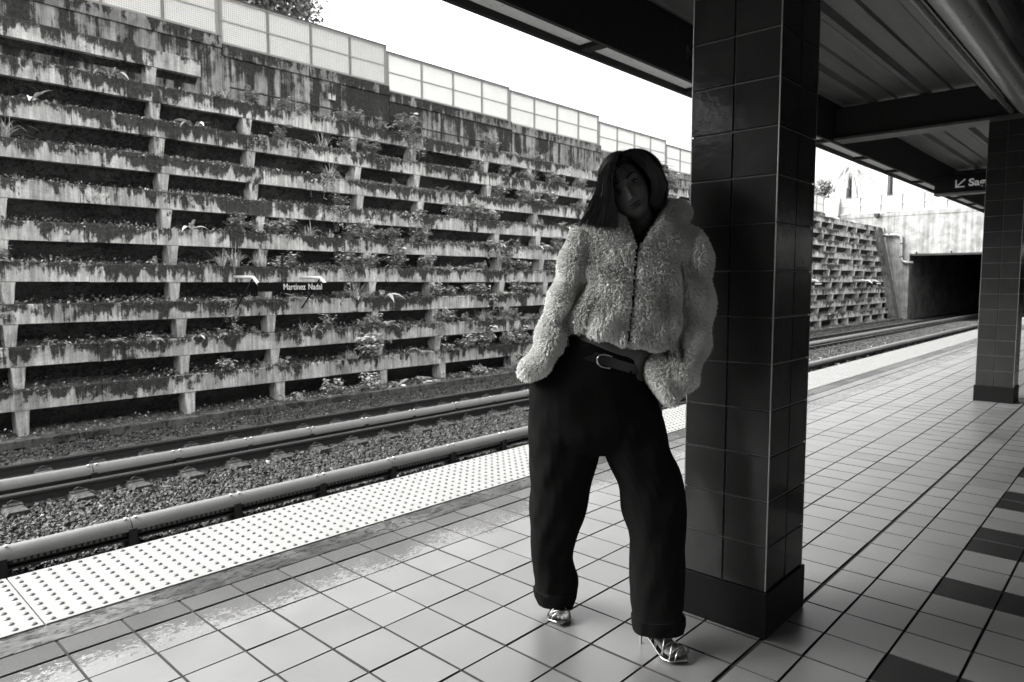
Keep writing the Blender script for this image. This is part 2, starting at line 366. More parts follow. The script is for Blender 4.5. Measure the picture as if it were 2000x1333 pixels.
def third_rail(y, zt, w, label, joint0, perf):
    r = empty('third_rail', (10, y, zt), label, 'third rail')
    prof = []
    for a in np.linspace(-1, 1, 9): prof.append((y + a * w, zt - .10 * (abs(a) ** 2.2)))
    prof2 = [(yy, zz - .012) for yy, zz in prof[::-1]]
    m = MB(); x = joint0 - 3 * 3.0
    while x < 70:
        q = random.uniform(-.004, .004); m.extr([(a + q, b + q) for a, b in prof + prof2], x + .004, x + 2.996); x += 3.0
    m.build('cover_board', M['cover'], r, smooth=True, sharp=35)
    MB().extr(rail_poly(y, zt - .07, .13), X0, 70).build('conductor_rail', M['iron'], r)
    side = MB(); x = joint0 - 9
    while x < 60:   # perforated inner guard strip between brackets
        side.box(x + .05, x + .95, y - w + .012, y - w + .020, zt - .155, zt - .098); x += 1.0
    side.build('guard_strip', M['black'], r)
    br = MB(); bolt = MB(); x = joint0 - 8; k = 0; holes = MB()
    while x < 60:
        br = MB(); br.box(x - .035, x + .035, y - w - .012, y + .06, GZ + .01, zt - .09).box(x - .07, x + .07, y - w + .03, y + .12, GZ, GZ + .10)
        if x > -2.5: br.build('bracket', M['black'], r)
        for s in (-.022, .022):
            if -1.5 < x < 18: MB().ball((x + s * 2, y - .03, zt + .002), (.016, .016, .008), 8, 5).build('bolt', M['letter'], r, smooth=True)
        if x < 16 and perf:
            for q in range(18): holes.box(x + .08 + q * .047, x + .105 + q * .047, y - w + .006, y - w + .0115, zt - .142, zt - .118)
        x += 1.0
    if perf: tag(holes.build('perforation', M['cover'], r), kind='stuff')
    return r
third_rail(4.22, -.885, .085, 'pale rounded third rail cover nearest the platform edge', .92, True)
third_rail(6.80, -.93, .085, 'pale rounded third rail cover farther out, in front of the far rail', 1.35, False)
# ---- ties
tm = empty('railway_tie', (0, 0, 0)); tm['category'] = 'railway tie'
tm['label'] = 'tie'
def tie_mesh(tm, L):
    m = MB(); m.extr([(-.115, -.10), (.115, -.10), (.115, .0), (.085, .035), (-.085, .035), (-.115, .0)], -L / 2, L / 2, 1); m.build('tie_block', M['tie'], tm, bevel=.006)
tie_mesh(tm, 2.56)
for s in (-.9, .5):
    cl = MB().box(-.09, .09, s - .14, s + .14, .034, .047)
    for q in (-.10, .10): cl.tube([(-.05, s + q, .035), (-.045, s + q, .075), (0, s + q * .8, .085), (.05, s + q * .8, .06)], .009, 6)
    cl.build('rail_clip', M['iron'], tm)
words = ['first', 'second', 'third', 'fourth', 'fifth', 'sixth', 'seventh', 'eighth', 'ninth', 'tenth', 'eleventh', 'twelfth']
k = 0; xt = .44
while xt < 49:
    o = tm if k == 0 else copy_tree(tm, (xt, 7.1, GZ - .005)); o.location = (xt, 7.30 + random.uniform(-.03, .03), GZ + .022 + random.uniform(-.006, .006)); o.rotation_euler = (0, 0, random.uniform(-.012, .012))
    o['group'] = 'concrete ties under the far track'
    o['label'] = ('%s concrete tie from the left, crossing under the far rail' % words[k]) if k < 12 else 'small distant concrete tie under the far track'
    k += 1; xt += .62
# ---- curb at the wall foot
cb = MB()
x = X0
while x < 50: cb.box(x, x + 2.98, 9.62, 9.80, GZ, GZ + .12); x += 3.0
tag(cb.build('curb', M['curb'], bevel=.012), kind='structure')

# ================================================================== RETAINING WALL
NR = 10; ZB = [-.715 + .677 * k for k in range(NR)]; YB = [10.36 + .128 * k for k in range(NR)]
BH = .315; PA = [(-1, 'b')]
PX = sorted([4.0 + 4.43 * n for n in range(-1, 11)] + [5.83 + 4.43 * n for n in range(-2, 11)]); PX = [x for x in PX if x > .5 and x < 49.6]
def ridge(xs, y0, z0, ny, depth, rise, amp, seed):
    r = np.random.default_rng(seed); V = []; n = len(xs)
    for j in range(ny):
        f = j / (ny - 1)
        for i, x in enumerate(xs):
            a = amp * (.35 + .65 * math.sin(f * math.pi)); V.append((x, y0 + f * depth + (r.normal(0, .008) if j == 0 else 0), z0 + rise * f ** 1.5 + r.normal(0, a) + .02 * math.sin(x * 1.7 + seed)))
    F = [(j * n + i, j * n + i + 1, (j + 1) * n + i + 1, (j + 1) * n + i) for j in range(ny - 1) for i in range(n - 1)]
    return V, F
def stone_wall(name, label, ys, mirror, xa, xb, rows, detail):
    """terraced wall of precast beams on brackets; ys maps a distance to a world y"""
    root = empty(name, (xa, ys(10.4), GZ), label, 'retaining wall')
    for k in rows:
        z, y = ZB[k], YB[k]; end = xb if k < 9 else 4.95
        m = MB(); x = xa + random.uniform(0, .3)
        xs = [xa] + [v for v in [.35 + 2.215 * n + (.0 if n % 2 else .35) for n in range(-3, 24)] if xa + .4 < v < end - .3] + [end]
        for a, b in zip(xs[:-1], xs[1:]):
            q = random.uniform(-.006, .006); h = random.uniform(-.006, .006)
            pr = [(ys(y + q), z + h), (ys(y + q), z + BH - .012 + h), (ys(y + .012 + q), z + BH + h), (ys(y + .13), z + BH + h), (ys(y + .14), z + h)]
            if not mirror: pr = pr[::-1]
            m.extr(pr, a + .005, b - .005)
        m.build('planter_beam', M['beam'], root)
        # soffit panel leaning back into the slope above each shelf
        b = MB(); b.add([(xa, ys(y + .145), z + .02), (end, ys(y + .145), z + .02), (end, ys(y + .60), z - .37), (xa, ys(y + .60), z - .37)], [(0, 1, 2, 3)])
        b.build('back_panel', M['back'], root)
    pm = MB()
    first = None; far = MB(); cnt = 0
    def post(mb, x, k, w=1.):
        z, y = ZB[k], YB[k]; zb = z - .365 if k else z - .44; zt = z - .001; wt, wb = .112, .070
        f0, f1 = y + .015, y - .03 if k == 0 else y + .03; back = y + .34
        V = [(x - wt, ys(f0), zt), (x + wt, ys(f0), zt), (x + wt, ys(back), zt), (x - wt, ys(back), zt),
             (x - wt * .86, ys(f0), zt - .05), (x + wt * .86, ys(f0), zt - .05), (x + wt * .86, ys(back), zt - .05), (x - wt * .86, ys(back), zt - .05),
             (x - wb, ys(f1 + .02), zb), (x + wb, ys(f1 + .02), zb), (x + wb, ys(back), zb), (x - wb, ys(back), zb)]
        F = []
        for a in (0, 4):
            for q in range(4): F.append((a + q, a + (q + 1) % 4, a + 4 + (q + 1) % 4, a + 4 + q))
        F += [(0, 3, 2, 1), (8, 9, 10, 11)]
        mb.add(V, F)
    pcount = 0
    for k in rows:
        for x in PX:
            if x < xa or x > xb - .3 or (k == 9 and x > 5): continue
            jx = random.uniform(-.03, .03)
            if pcount < 100 and x < (21.5 if not mirror else 60):
                m = MB(); post(m, x + jx, k); m.build('bracket', M['post'], root, bevel=.01 if x < 13 else 0); pcount += 1
            else: post(far, x + jx, k); cnt += 1
    if cnt: tag(far.build('bracket', M['post'], root), kind='stuff')
    return root
wall = stone_wall('retaining_wall', 'tall terraced concrete wall of stained planter beams on pale brackets across the tracks', lambda y: y, False, -3, X1, range(NR), True)
MIR = lambda y: -(y - 10.4) - 9.9
wall2 = stone_wall('retaining_wall', 'second terraced concrete wall behind the platform, seen mirrored in the column', MIR, True, 8, 44, range(1, 9), False)
# soil shelves
sb = MB()
for k in range(-1, NR):
    z = (ZB[k] + BH - .03) if k >= 0 else GZ + .02; y = (YB[k] + .05) if k >= 0 else 9.78
    xe = X1 if k < 9 else 4.9
    xs = list(np.arange(-3, min(16, xe), .06)) + list(np.arange(16, xe, .3)) + [xe]
    V, F = ridge(xs, y, z, 7, .75 if k >= 0 else .85, .12 if k >= 0 else .07, .016, 11 + k); sb.add(V, F)
tag(sb.build('hillside_soil', M['soil']), kind='structure')
hb = MB().add([(-3, 11.0, GZ), (X1, 11.0, GZ), (X1, 12.2, 5.0), (-3, 12.2, 5.0)], [(0, 1, 2, 3)]); tag(hb.build('terrain_fill', M['soil']), kind='structure')
hb = MB().add([(8, MIR(11.0), GZ), (44, MIR(11.0), GZ), (44, MIR(12.2), 5.0), (8, MIR(12.2), 5.0)], [(0, 3, 2, 1)]); tag(hb.build('terrain_fill', M['soil']), kind='structure')
# parapet wall, stepped panels with coping
YW = 11.8; steps = [-3, 1.1, 5.52, 9.80, 14.33, 18.88, 23.4] + [23.4 + 4.43 * k for k in range(1, 5)]
ptop = [6.50, 6.37, 6.22, 6.09, 6.03, 5.86, 5.72, 5.58, 5.44, 5.30]
par = empty('parapet_wall', (5.5, YW, 5), 'dark streaked concrete parapet stepping down above the planted terraces', 'wall')
for a, b, t in zip(steps[:-1], steps[1:], ptop):
    m = MB().box(a + .006, b - .006, YW, YW + .25, 4.6, t - .24); m.build('wall_panel', M['parapet'], par)
    m = MB().box(a + .004, b - .004, YW - .035, YW + .27, t - .238, t); m.build('coping', M['coping'], par, bevel=.01)
MB().tube([(5.6, YW - .12, 5.34), (9, YW - .1, 5.33), (14, YW - .12, 5.30)], .02, 6).build('conduit', M['iron'], par)
bx = at_y(648, 190, YW - .06); MB().box(bx[0] - .09, bx[0] + .09, YW - .09, YW - .037, bx[2] - .07, bx[2] + .07).build('junction_box', M['post'], par, bevel=.01)
MB().box(41.13, X1, YW, YW + .25, 4.6, 5.05).build('wall_panel', M['parapet'], par)
# screen fence above
fen = empty('screen_fence', (5.5, YW + .1, 6.3), 'white framed screen fence of stepped panels on top of the parapet', 'fence')
for si, (a, b, t) in enumerate(zip(steps[:-1], steps[1:], ptop)):
    a += .03; b -= .03; zt = t + 1.0; nb = 4; fr = MB(); y = YW + .10
    for q in range(nb + 1):
        x = a + (b - a) * q / nb; w = .035 if q in (0, nb) else .026
        pm = MB().box(x - w, x + w, y - .03, y + .03, t, zt - .02); pm.build('post', M['fencew'], fen)
    for zz in (t + .05, (t + zt) / 2, zt - .03): fr.box(a, b, y - .045, y - .032, zz - .018, zz + .018)
    fr.build('rail', M['fencew'], fen)
    MB().box(a - .02, b + .02, y - .05, y + .05, zt - .019, zt + .012).build('top_rail', M['back'], fen)
    sh = MB().box(a + .02, b - .02, y + .002, y + .012, t + .03, zt - .03); sh.build('screen', M['sheet'], fen)
    if si in (1, 2):   # visible expanded-metal mesh on the nearest bays
        gm = MB(); x = a + .05
        while x < b - .04: gm.box(x, x + .006, y - .03, y - .026, t + .07, zt - .06); x += .042
        z = t + .08
        while z < zt - .06: gm.box(a + .04, b - .04, y - .03, y - .026, z, z + .006); z += .042
        tag(gm.build('mesh_grid', M['fencew'], fen), kind='stuff')

# ================================================================== PORTAL / OVERPASS
XP = X1
por = empty('overpass_portal', (XP, 5, GZ), 'pale concrete overpass wall with the dark tunnel opening at the end of the tracks', 'overpass')
YJ, ZO = 9.47, 3.16; PYR = -16
m = MB(); m.box(XP, XP + .6, YJ, 17, GZ, 5.95); m.box(XP + .001, XP + .6, PYR, YJ - .001, ZO, 5.949); m.build('wall', M['white'], por)
m = MB(); m.box(XP - .012, XP - .0, PYR, 17, 5.66, 5.69); m.box(XP - .03, XP, PYR, 17, 5.70, 5.93); m.build('deck_edge', M['white'], por)
m = MB(); m.box(XP + .6, XP + 26, YJ, YJ + .3, GZ, ZO + .4); m.build('tunnel_wall', M['curb'], por)
m = MB(); m.box(XP + .6, XP + 26, PYR, YJ + .3, ZO + .02, ZO + .5); m.build('tunnel_ceiling', M['paint_dark'], por)
m = MB(); m.box(XP + 26, XP + 26.3, PYR, YJ + .3, GZ, ZO + .5); m.build('tunnel_end', M['paint_dark'], por)
m = MB(); m.box(XP + .62, XP + 26, PYR, PYR + .3, GZ, ZO + .02)
for x in range(6): m.box(XP + 2 + x * 4.2, XP + 2.5 + x * 4.2, 4.9, 5.4, GZ, ZO + .02)
m.build('pier', M['curb'], por)
m = MB(); m.box(XP - .22, XP - .01, -14, YJ - .1, ZO - .13, ZO - .02); m.build('cable_tray', M['paint_dark'], por)
for yy in (9.05, 7.1, 4.9, 2.5):
    m = MB().tube([(XP - .12, yy, ZO - .01), (XP - .12, yy, ZO + .16), (XP - .3, yy, ZO + .18), (XP - .3, yy, ZO + .1)], .04, 7); m.build('clamp', M['steel'], por, smooth=True)
# slanted edge strip where the terraces end
ed = empty('wall_end_cap', (XP - .1, 10.6, GZ), 'slanting concrete end cap closing the planted terraces beside the pale overpass', 'wall')
MB().extr([(9.85, GZ), (10.35, GZ), (11.75, 4.95), (11.2, 4.95)], XP - 1.0, XP - .12).build('end_panel', M['curb'], ed)
MB().extr([(9.72, GZ), (9.84, GZ), (11.19, 4.97), (11.07, 4.97)], XP - .16, XP - .04).build('edge_strip', M['white'], ed)
# drain pipe
dp = empty('drain_pipe', (XP - .2, 9.9, 3), 'pale elbowed drain pipe running across and down the overpass wall', 'pipe')
P = [(XP - .18, 12.2, 4.47), (XP - .18, 10.25, 4.44), (XP - .18, 10.0, 4.36), (XP - .18, 9.94, 4.1), (XP - .18, 9.92, 2.95), (XP - .18, 9.86, 2.72), (XP - .18, 9.66, 2.62), (XP - .18, 9.2, 2.58)]
MB().tube(P, .085, 12).build('pipe_run', M['duct'], dp, smooth=True)
for q in ((XP - .18, 9.93, 3.85), (XP - .18, 9.92, 3.0)): MB().tube([(q[0], q[1], q[2] - .05), (q[0], q[1], q[2] + .05)], .105, 12).build('pipe_collar', M['curb'], dp, smooth=True)
for q in (11.6, 10.7): MB().box(XP - .3, XP - .02, q - .04, q + .04, 4.34, 4.56).build('pipe_clip', M['curb'], dp)
# overpass fence
M['pale'] = plain('pale_grey_sheet', .26, .5, var=.2); M['palepost'] = plain('pale_post', .34, .5)
fo = empty('overpass_fence', (XP, 8, 5.95), 'white panelled fence running along the top of the overpass', 'fence'); yy = 14.0; fr = MB()
while yy > -14:
    MB().box(XP + .02, XP + .12, yy - .045, yy + .045, 5.951, 7.13).build('post', M['palepost'], fo)
    MB().box(XP + .10, XP + .115, yy - 1.24, yy - .05, 6.0, 7.08).build('screen', M['pale'], fo); yy -= 1.29
for zz in (6.02, 6.56, 7.12): MB().box(XP, XP + .018, -14.2, 14, zz - .02, zz + .02).build('rail', M['back'] if zz > 7 else M['palepost'], fo)
pb = empty('corner_screen', (XP, 15.5, 5.7), 'plain pale sheet panel closing the corner between the two fences', 'panel')
MB().box(XP - .3, XP - .25, 14.05, 17, 5.4, 7.1).build('sheet', M['pale'], pb); MB().box(XP - .32, XP - .23, 14.0, 14.06, 5.4, 7.15).build('edge_post', M['palepost'], pb)
for i, (x, y) in enumerate(((732, 0), (0, 0))): pass
fl = empty('wall_lamp', (XP - .1, 10.6, 5.7), 'small dark lamp bracket fixed under the overpass fence', 'lamp')
q = at_x(1712, 421, XP - .15); LOC[fl.name] = tuple(q); fl.location = tuple(q)
MB().extr([(q[1] - .16, q[2] + .12), (q[1] + .16, q[2] + .12), (q[1] + .08, q[2] - .14), (q[1] - .08, q[2] - .14)], q[0] - .14, q[0] + .1).build('lamp_body', M['paint_dark'], fl)

# ================================================================== COLUMNS
def column(cx0, cx1, cy0, cy1, h, label, tint, nx=2, ny=2):
    c = empty('tiled_column', ((cx0 + cx1) / 2, (cy0 + cy1) / 2, 0), label, 'column'); hs = .172; P = .1648
    MB().box(cx0 + .004, cx1 - .004, cy0 + .004, cy1 - .004, 0, h).build('core', M['colgrout'], c)
    V = []; F = []; tn = []; gp = .0026; dp = .005
    def tile(o, u, v):     # o corner, u,v spans
        n = len(V); o = np.array(o, float); u = np.array(u, float); v = np.array(v, float); nn = np.cross(u, v); nn /= np.linalg.norm(nn)
        uu, vv = u / np.linalg.norm(u), v / np.linalg.norm(v); tlt = RNG.normal(0, .0004, 4)
        base = [o + uu * gp + vv * gp, o + u - uu * gp + vv * gp, o + u + v - uu * gp - vv * gp, o + v + uu * gp - vv * gp]; b = .0018
        top = [base[0] + uu * b + vv * b, base[1] - uu * b + vv * b, base[2] - uu * b - vv * b, base[3] + uu * b - vv * b]
        for p in base: V.append(p + nn * .0)
        for p, q in zip(top, tlt): V.append(p + nn * (dp + q))
        F.extend([(n + 4, n + 5, n + 6, n + 7)] + [(n + a, n + (a + 1) % 4, n + 4 + (a + 1) % 4, n + 4 + a) for a in range(4)]); t = tint * random.uniform(.9, 1.1); tn.extend([t] * 5)
    z = hs
    while z < h - .05:
        for i in range(ny):
            w = (cy1 - cy0) / ny; tile((cx0 + .003, cy0 + (i + 1) * w, z), (0, -w, 0), (0, 0, P)); tile((cx1 - .003, cy0 + i * w, z), (0, w, 0), (0, 0, P))
        for i in range(nx):
            w = (cx1 - cx0) / nx; tile((cx0 + i * w, cy0 + .003, z), (w, 0, 0), (0, 0, P)); tile((cx0 + (i + 1) * w, cy1 - .003, z), (-w, 0, 0), (0, 0, P))
        z += P
    me = bpy.data.meshes.new('tiles'); me.from_pydata([tuple(p - wloc(c)) for p in V], [], F); set_tint(me, tn); me.materials.append(M['coltile'])
    o = bpy.data.objects.new('tile_facing', me); S.collection.objects.link(o); o.parent = c
    MB().box(cx0 - .011, cx1 + .011, cy0 - .011, cy1 + .011, .001, hs).build('skirting', M['skirt'], c, bevel=.003)
    for x in (cx0, cx1):
        for y in (cy0, cy1): MB().box(x - .002, x + .002, y - .002, y + .002, hs + .002, h).build('corner_trim', M['trim'], c)
    return c
column(1.10, 1.445, -1.727, -1.40, 3.0, 'glossy dark tiled column the woman leans against', .022)
column(7.66, 8.00, -1.63, -1.29, 3.0, 'grey tiled column farther along the platform at the right edge', .022)

# ================================================================== CANOPY
can = empty('station_canopy', (5, -1.5, 3), 'dark steel platform canopy with corrugated ceiling and deep edge beams', 'canopy')
CX0, CX1, CY0, CY1 = -30, 42, -9.0, .55  # unseen reach behind and over the far side is stretched to block light
m = MB()      # corrugated ceiling
ysn = []; y = CY0
prof = []
while y < .25:
    prof += [(y, 3.40), (y + .055, 3.445), (y + .26, 3.445), (y + .28, 3.425), (y + .30, 3.445), (y + .47, 3.445), (y + .51, 3.40)]; y += .56
n = len(prof); V = [(CX0, a, b) for a, b in prof] + [(CX1, a, b) for a, b in prof]; m.add(V, [(i, i + 1, n + i + 1, n + i) for i in range(n - 1)])
m.build('ceiling', M['ceil'], can)
MB().box(CX0, CX1, CY0, CY1, 3.60, 3.75).build('roof_slab', M['paint_dark'], can)
MB().box(CX0, CX1, .295, .33, 2.985, 3.598).build('edge_beam', M['paint_dark'], can)
MB().box(CX0, CX1, .51, CY1, 2.975, 3.598).build('edge_angle', M['paint_dark'], can)
MB().box(CX0, CX1, CY0, CY0 + .2, 2.9, 3.598).build('edge_beam', M['paint_dark'], can)
x = 2.95 - 1.56 * 6
while x < 30:
    MB().box(x + .05, x + 1.51, .333, .508, 3.020, 3.040).build('soffit_panel', M['soffit'], can)
    MB().box(x - .048, x + .048, .332, .509, 2.985, 3.045).build('soffit_divider', M['paint_dark'], can); x += 1.56
x = 1.27 - 6.56
while x < CX1:
    MB().box(x - .10, x + .10, CY0 + .21, .292, 3.03, 3.39).build('cross_beam', M['paint_dark'], can)
    MB().box(x - .15, x + .15, CY0 + .21, .292, 3.0, 3.028).build('beam_flange', M['ceil'], can)
    x += 6.56
dc = MB(); rr = []
for xx in (CX0, 7.5): rr.append([np.array((xx, -1.66 + .12 * math.cos(a), 3.08 + .12 * math.sin(a))) for a in np.linspace(0, math.tau, 25)[:-1]])
dc.loft([np.array(r) for r in rr]); dc.build('duct', M['duct'], can, smooth=True, sharp=60)
MB().tube([(CX0, -1.50, 3.02), (7.5, -1.50, 3.02)], .022, 10).build('conduit', M['duct'], can, smooth=True)
MB().box(CX0, 7.5, -2.30, -2.0, 3.04, 3.39).build('ridge_beam', M['beam_dark'], can)
MB().box(CX0, 7.5, -1.44, -1.32, 3.17, 3.39).build('ridge_beam', M['beam_dark'], can)

# unseen blocks added behind the camera to cut stray light and darken reflections
bd = empty('light_blocker', (-9, -4, 0), 'unseen dark block added behind the viewer to cut light and darken reflections', 'light blocker')
MB().box(-11, -4.6, -9.0, -.75, 0, 3.4).build('wall', M['beam_dark'], bd)  # near block, added to keep light from behind off the platform
MB().box(-24, -15, -14, 16, GZ, 5.6).build('track_blocker', M['paint_dark'], bd)  # far block, added across the tracks so the column mirrors something dark
MB().box(-4.59, -4.55, -2.4, -1.5, .0, 2.2).build('blocker_door', M['paint_dark'], bd)
# ================================================================== SIGNS
def text_mesh(txt, size, bold=.0, spacing=1.0):
    cu = bpy.data.curves.new('txt', 'FONT'); cu.body = txt; cu.size = size; cu.extrude = .002; cu.offset = bold; cu.space_character = spacing; cu.space_word = 1.5 if 'Nadal' in txt else 1
    o = bpy.data.objects.new('txt', cu); S.collection.objects.link(o); dg = bpy.context.evaluated_depsgraph_get(); me = bpy.data.meshes.new_from_object(o.evaluated_get(dg))
    bpy.data.objects.remove(o); v = np.array([x.co[:] for x in me.vertices]); f = [tuple(p.vertices) for p in me.polygons]; return v, f
def put_text(txt, size, org, ux, uy, bold, name, parent, width=None, mat='letter'):
    v, f = text_mesh(txt, size, bold); ux, uy = np.array(ux, float), np.array(uy, float); nz = np.cross(ux, uy)
    if width: v[:, 0] = (v[:, 0] - v[:, 0].min()) * width / (v[:, 0].max() - v[:, 0].min())
    P = np.array(org) + v[:, :1] * ux + v[:, 1:2] * uy + v[:, 2:3] * nz
    return MB().add(P, f).build(name, M[mat], parent)
# trackside station sign on two bent pipes
def track_sign(xs, xe, y, z0, z1, label, text=True, pipes=2):
    s = empty('station_sign', ((xs + xe) / 2, y, z0), label, 'sign')
    MB().box(xs, xe, y, y + .06, z0, z1).build('sign_panel', M['sign'], s, bevel=.004)
    if text: put_text('Martínez Nadal', .165, (xs + .50, y - .004, z0 + .036), (1, 0, 0), (0, 0, 1), .001, 'lettering', s, .835)
    else: MB().box(xs + .5, xe - .5, y - .004, y - .001, z0 + .05, z1 - .05).build('lettering', M['letter'], s)
    for px in (xs + .08, xs + .08 + (xe - xs) * .78):
        zc = z1 + .10; MB().tube([(px, 10.78, zc + .01), (px, y + .42, zc), (px, y + .34, zc - .01), (px, y + .16, z1 - .03), (px, y + .13, z1 - .10)], .032, 10).build('pipe_arm', M['pipew'], s, smooth=True)
        MB().tube([(px - .02, y + .36, zc - .04), (px - .06, 10.62, z0 - .36)], .017, 8).build('strut', M['paint_dark'], s)
    return s
track_sign(5.05, 6.91, 9.62, 1.125, 1.30, 'black station sign reading Martínez Nadal on two white pipes before the terraced wall')
track_sign(33.2, 35.1, 9.62, 1.14, 1.32, 'small distant black station sign on white pipe arms, nearer of the two far ones', False)
track_sign(43.3, 45.2, 9.62, 1.14, 1.32, 'smallest far black station sign on white pipe arms beside the slanting wall end', False)
# hanging direction sign across the platform
def hang_sign(x, y0, y1, z0, z1, label, txt, tx, wd, arrow_first):
    s = empty('direction_sign', (x, (y0 + y1) / 2, z0), label, 'sign')
    MB().box(x, x + .14, y0, y1, z0, z1).build('sign_box', M['sign'], s, bevel=.005)
    MB().box(x - .02, x + .16, y0, y1, z0 - .03, z0 - .004).build('sign_frame', M['beam_dark'], s)
    for yy in (y0 + .2, y0 + .9): MB().tube([(x + .07, yy, z1), (x + .07, yy, 3.4)], .02, 8).build('hanger', M['paint_dark'], s)
    ux = (0, -1, 0); zc = (z0 + z1) / 2
    put_text(txt, .13, (x - .004, tx - .13, zc - .042), ux, (0, 0, 1), .004, 'lettering', s, wd)
    A = MB(); yb, zb = tx, zc - .055
    A.box(x - .004, x - .001, yb - .085, yb + .02, zb, zb + .017); A.box(x - .0042, x - .0012, yb + .004, yb + .02, zb + .017, zb + .10)
    A.add([(x - .003, yb + .010, zb + .022), (x - .003, yb - .002, zb + .010), (x - .003, yb - .095, zb + .098), (x - .003, yb - .083, zb + .11)], [(0, 1, 2, 3)])
    A.build('arrow', M['letter'], s); return s
hang_sign(9.5, -2.3, -.42, 2.47, 2.69, 'black hanging direction sign with white arrow reading Sagrado Corazón, half behind the far column', 'Sagrado Corazón', -.68, .96, True)
hang_sign(9.5, -6.6, -4.0, 2.46, 2.70, 'black hanging direction sign reading Bayamón, seen only reflected in the column', 'Bayamón', -4.3, .62, True)
# faint station-name letters on the inside of the canopy edge beam
st = empty('name_lettering', (3.6, .0, 3.1), 'faint dark letter M on the inner face of the canopy edge beam beside the column', 'lettering')
q = at_y(1346, 105, .29); put_text('M', .17, (q[0] - .05, .291, q[2] - .06), (1, 0, 0), (0, 0, 1), .003, 'letter_m', st, None, 'ceil')

# ================================================================== PERSON
def ring(pl, pr, D, b, n=32, sq=2.3, dl=0, dr=0, wob=0):
    a0 = at_d(pl[0], pl[1], D + dl); a1 = at_d(pr[0], pr[1], D + dr); c = (a0 + a1) / 2; a = (a1 - a0) / 2; out = []
    for i in range(n):
        t = math.tau * i / n; cx, sx = math.cos(t), math.sin(t)
        ex = math.copysign(abs(cx) ** (2 / sq), cx); ey = math.copysign(abs(sx) ** (2 / sq), sx)
        k = 1 + wob * math.sin(5 * t + pl[1] * .11) * .5 + wob * math.sin(9 * t + pl[1] * .05)
        out.append(c + a * ex + FW * b * ey * k)
    return np.array(out)
def interp_rings(spec, sub=4, **kw):
    """spec rows: xl,yl,xr,yr,D,b ; Catmull-Rom between rows"""
    s = np.array(spec, float); out = []; n = len(s)
    for i in range(n - 1):
        p0, p1, p2, p3 = s[max(i - 1, 0)], s[i], s[i + 1], s[min(i + 2, n - 1)]
        for q in range(sub):
            t = q / sub; r = .5 * ((2 * p1) + (-p0 + p2) * t + (2 * p0 - 5 * p1 + 4 * p2 - p3) * t * t + (-p0 + 3 * p1 - 3 * p2 + p3) * t ** 3); out.append(r)
    out.append(s[-1]); return [ring((r[0], r[1]), (r[2], r[3]), r[4], r[5], **kw) for r in out]
def remeshed(mb, voxel, smooth=3, fac=.5):
    me = mb.mesh('tmp'); o = bpy.data.objects.new('tmp', me); S.collection.objects.link(o)
    r = o.modifiers.new('r', 'REMESH'); r.mode = 'VOXEL'; r.voxel_size = voxel
    if smooth: k = o.modifiers.new('s', 'SMOOTH'); k.factor = fac; k.iterations = smooth
    bpy.context.view_layer.update(); dg = bpy.context.evaluated_depsgraph_get(); m2 = bpy.data.meshes.new_from_object(o.evaluated_get(dg)); bpy.data.objects.remove(o)
    n = len(m2.vertices); co = np.empty(n * 3); m2.vertices.foreach_get('co', co); return m2, co.reshape(-1, 3)
def finish(name, me, co, mat, parent, smooth=True):
    me.name = name; me.vertices.foreach_set('co', (co - wloc(parent)).ravel()); me.update()
    me.materials.clear(); me.materials.append(mat); me.polygons.foreach_set('use_smooth', [smooth] * len(me.polygons))
    o = bpy.data.objects.new(name, me); S.collection.objects.link(o); o.parent = parent; return o
PB = (.78, -1.30, 0)
woman = empty('person', PB, 'woman in pale fleece jacket and wide black trousers leaning on the column, hands in pockets', 'person')

# --- head frame
HC = at_d(1223, 371, 2.47); RO = math.radians(29); PT = math.radians(6)
hu = math.cos(RO) * UPV - math.sin(RO) * RT; hr = math.cos(RO) * RT + math.sin(RO) * UPV
vd = HC - CC; vd /= np.linalg.norm(vd); YAW = math.radians(5)
hf = -vd * .96 - UPV * .10; hf -= hu * (hf @ hu) * .75; hf /= np.linalg.norm(hf); hr = np.cross(hu, hf); hr /= np.linalg.norm(hr)
if hr @ RT < 0: hr = -hr
hu = np.cross(hf, hr); hu = hu if hu @ UPV > 0 else -hu; hu /= np.linalg.norm(hu)
hr, hf = hr * math.cos(YAW) - hf * math.sin(YAW), hf * math.cos(YAW) + hr * math.sin(YAW)
HS = 1.05
def H(x, y, z): return HC + HS * (hr * x + hu * (y if y > -.05 else -.05 + (y + .05) * .9) + hf * z)
G = lambda x, y, cx, cy, sx, sy: np.exp(-((x - cx) / sx) ** 2 - ((y - cy) / sy) ** 2)
def face_z(x, y):
    ry = .114; rx = .073 * np.where(y < 0, 1 - .36 * np.clip(-y / ry, 0, 1) ** 1.6, 1.0)
    q = np.clip(1 - (np.abs(x) / rx) ** 2.3 - (np.abs(y) / ry) ** 2.5, 0, 1); z = .092 * q ** .5
    ax = np.abs(x)
    z = z + .0235 * np.exp(-(x / (.0075 + .006 * np.clip(-y / .04, 0, 1))) ** 2) * np.clip((.022 - y) / .055, 0, 1) ** 1.2 * (1 / (1 + np.exp(-(y + .037) / .0022)))
    z = z + .006 * G(ax, y, .0105, -.033, .006, .006)
    z = z - .0125 * G(ax, y, .031, .012, .018, .0115) + .0045 * G(ax, y, .030, .031, .022, .007) + .004 * G(ax, y, .043, -.02, .018, .018)
    z = z + .0070 * G(x, y, 0, -.054, .019, .0045) + .0080 * G(x, y, 0, -.0645, .016, .0055) - .003 * G(x, y, 0, -.0588, .022, .0018) - .002 * G(x, y, 0, -.046, .005, .005)
    z = z + .007 * G(x, y, 0, -.094, .02, .016) - .003 * G(x, y, 0, -.077, .016, .005)
    return z
body = MB()
nu, nv = 120, 90; V = []
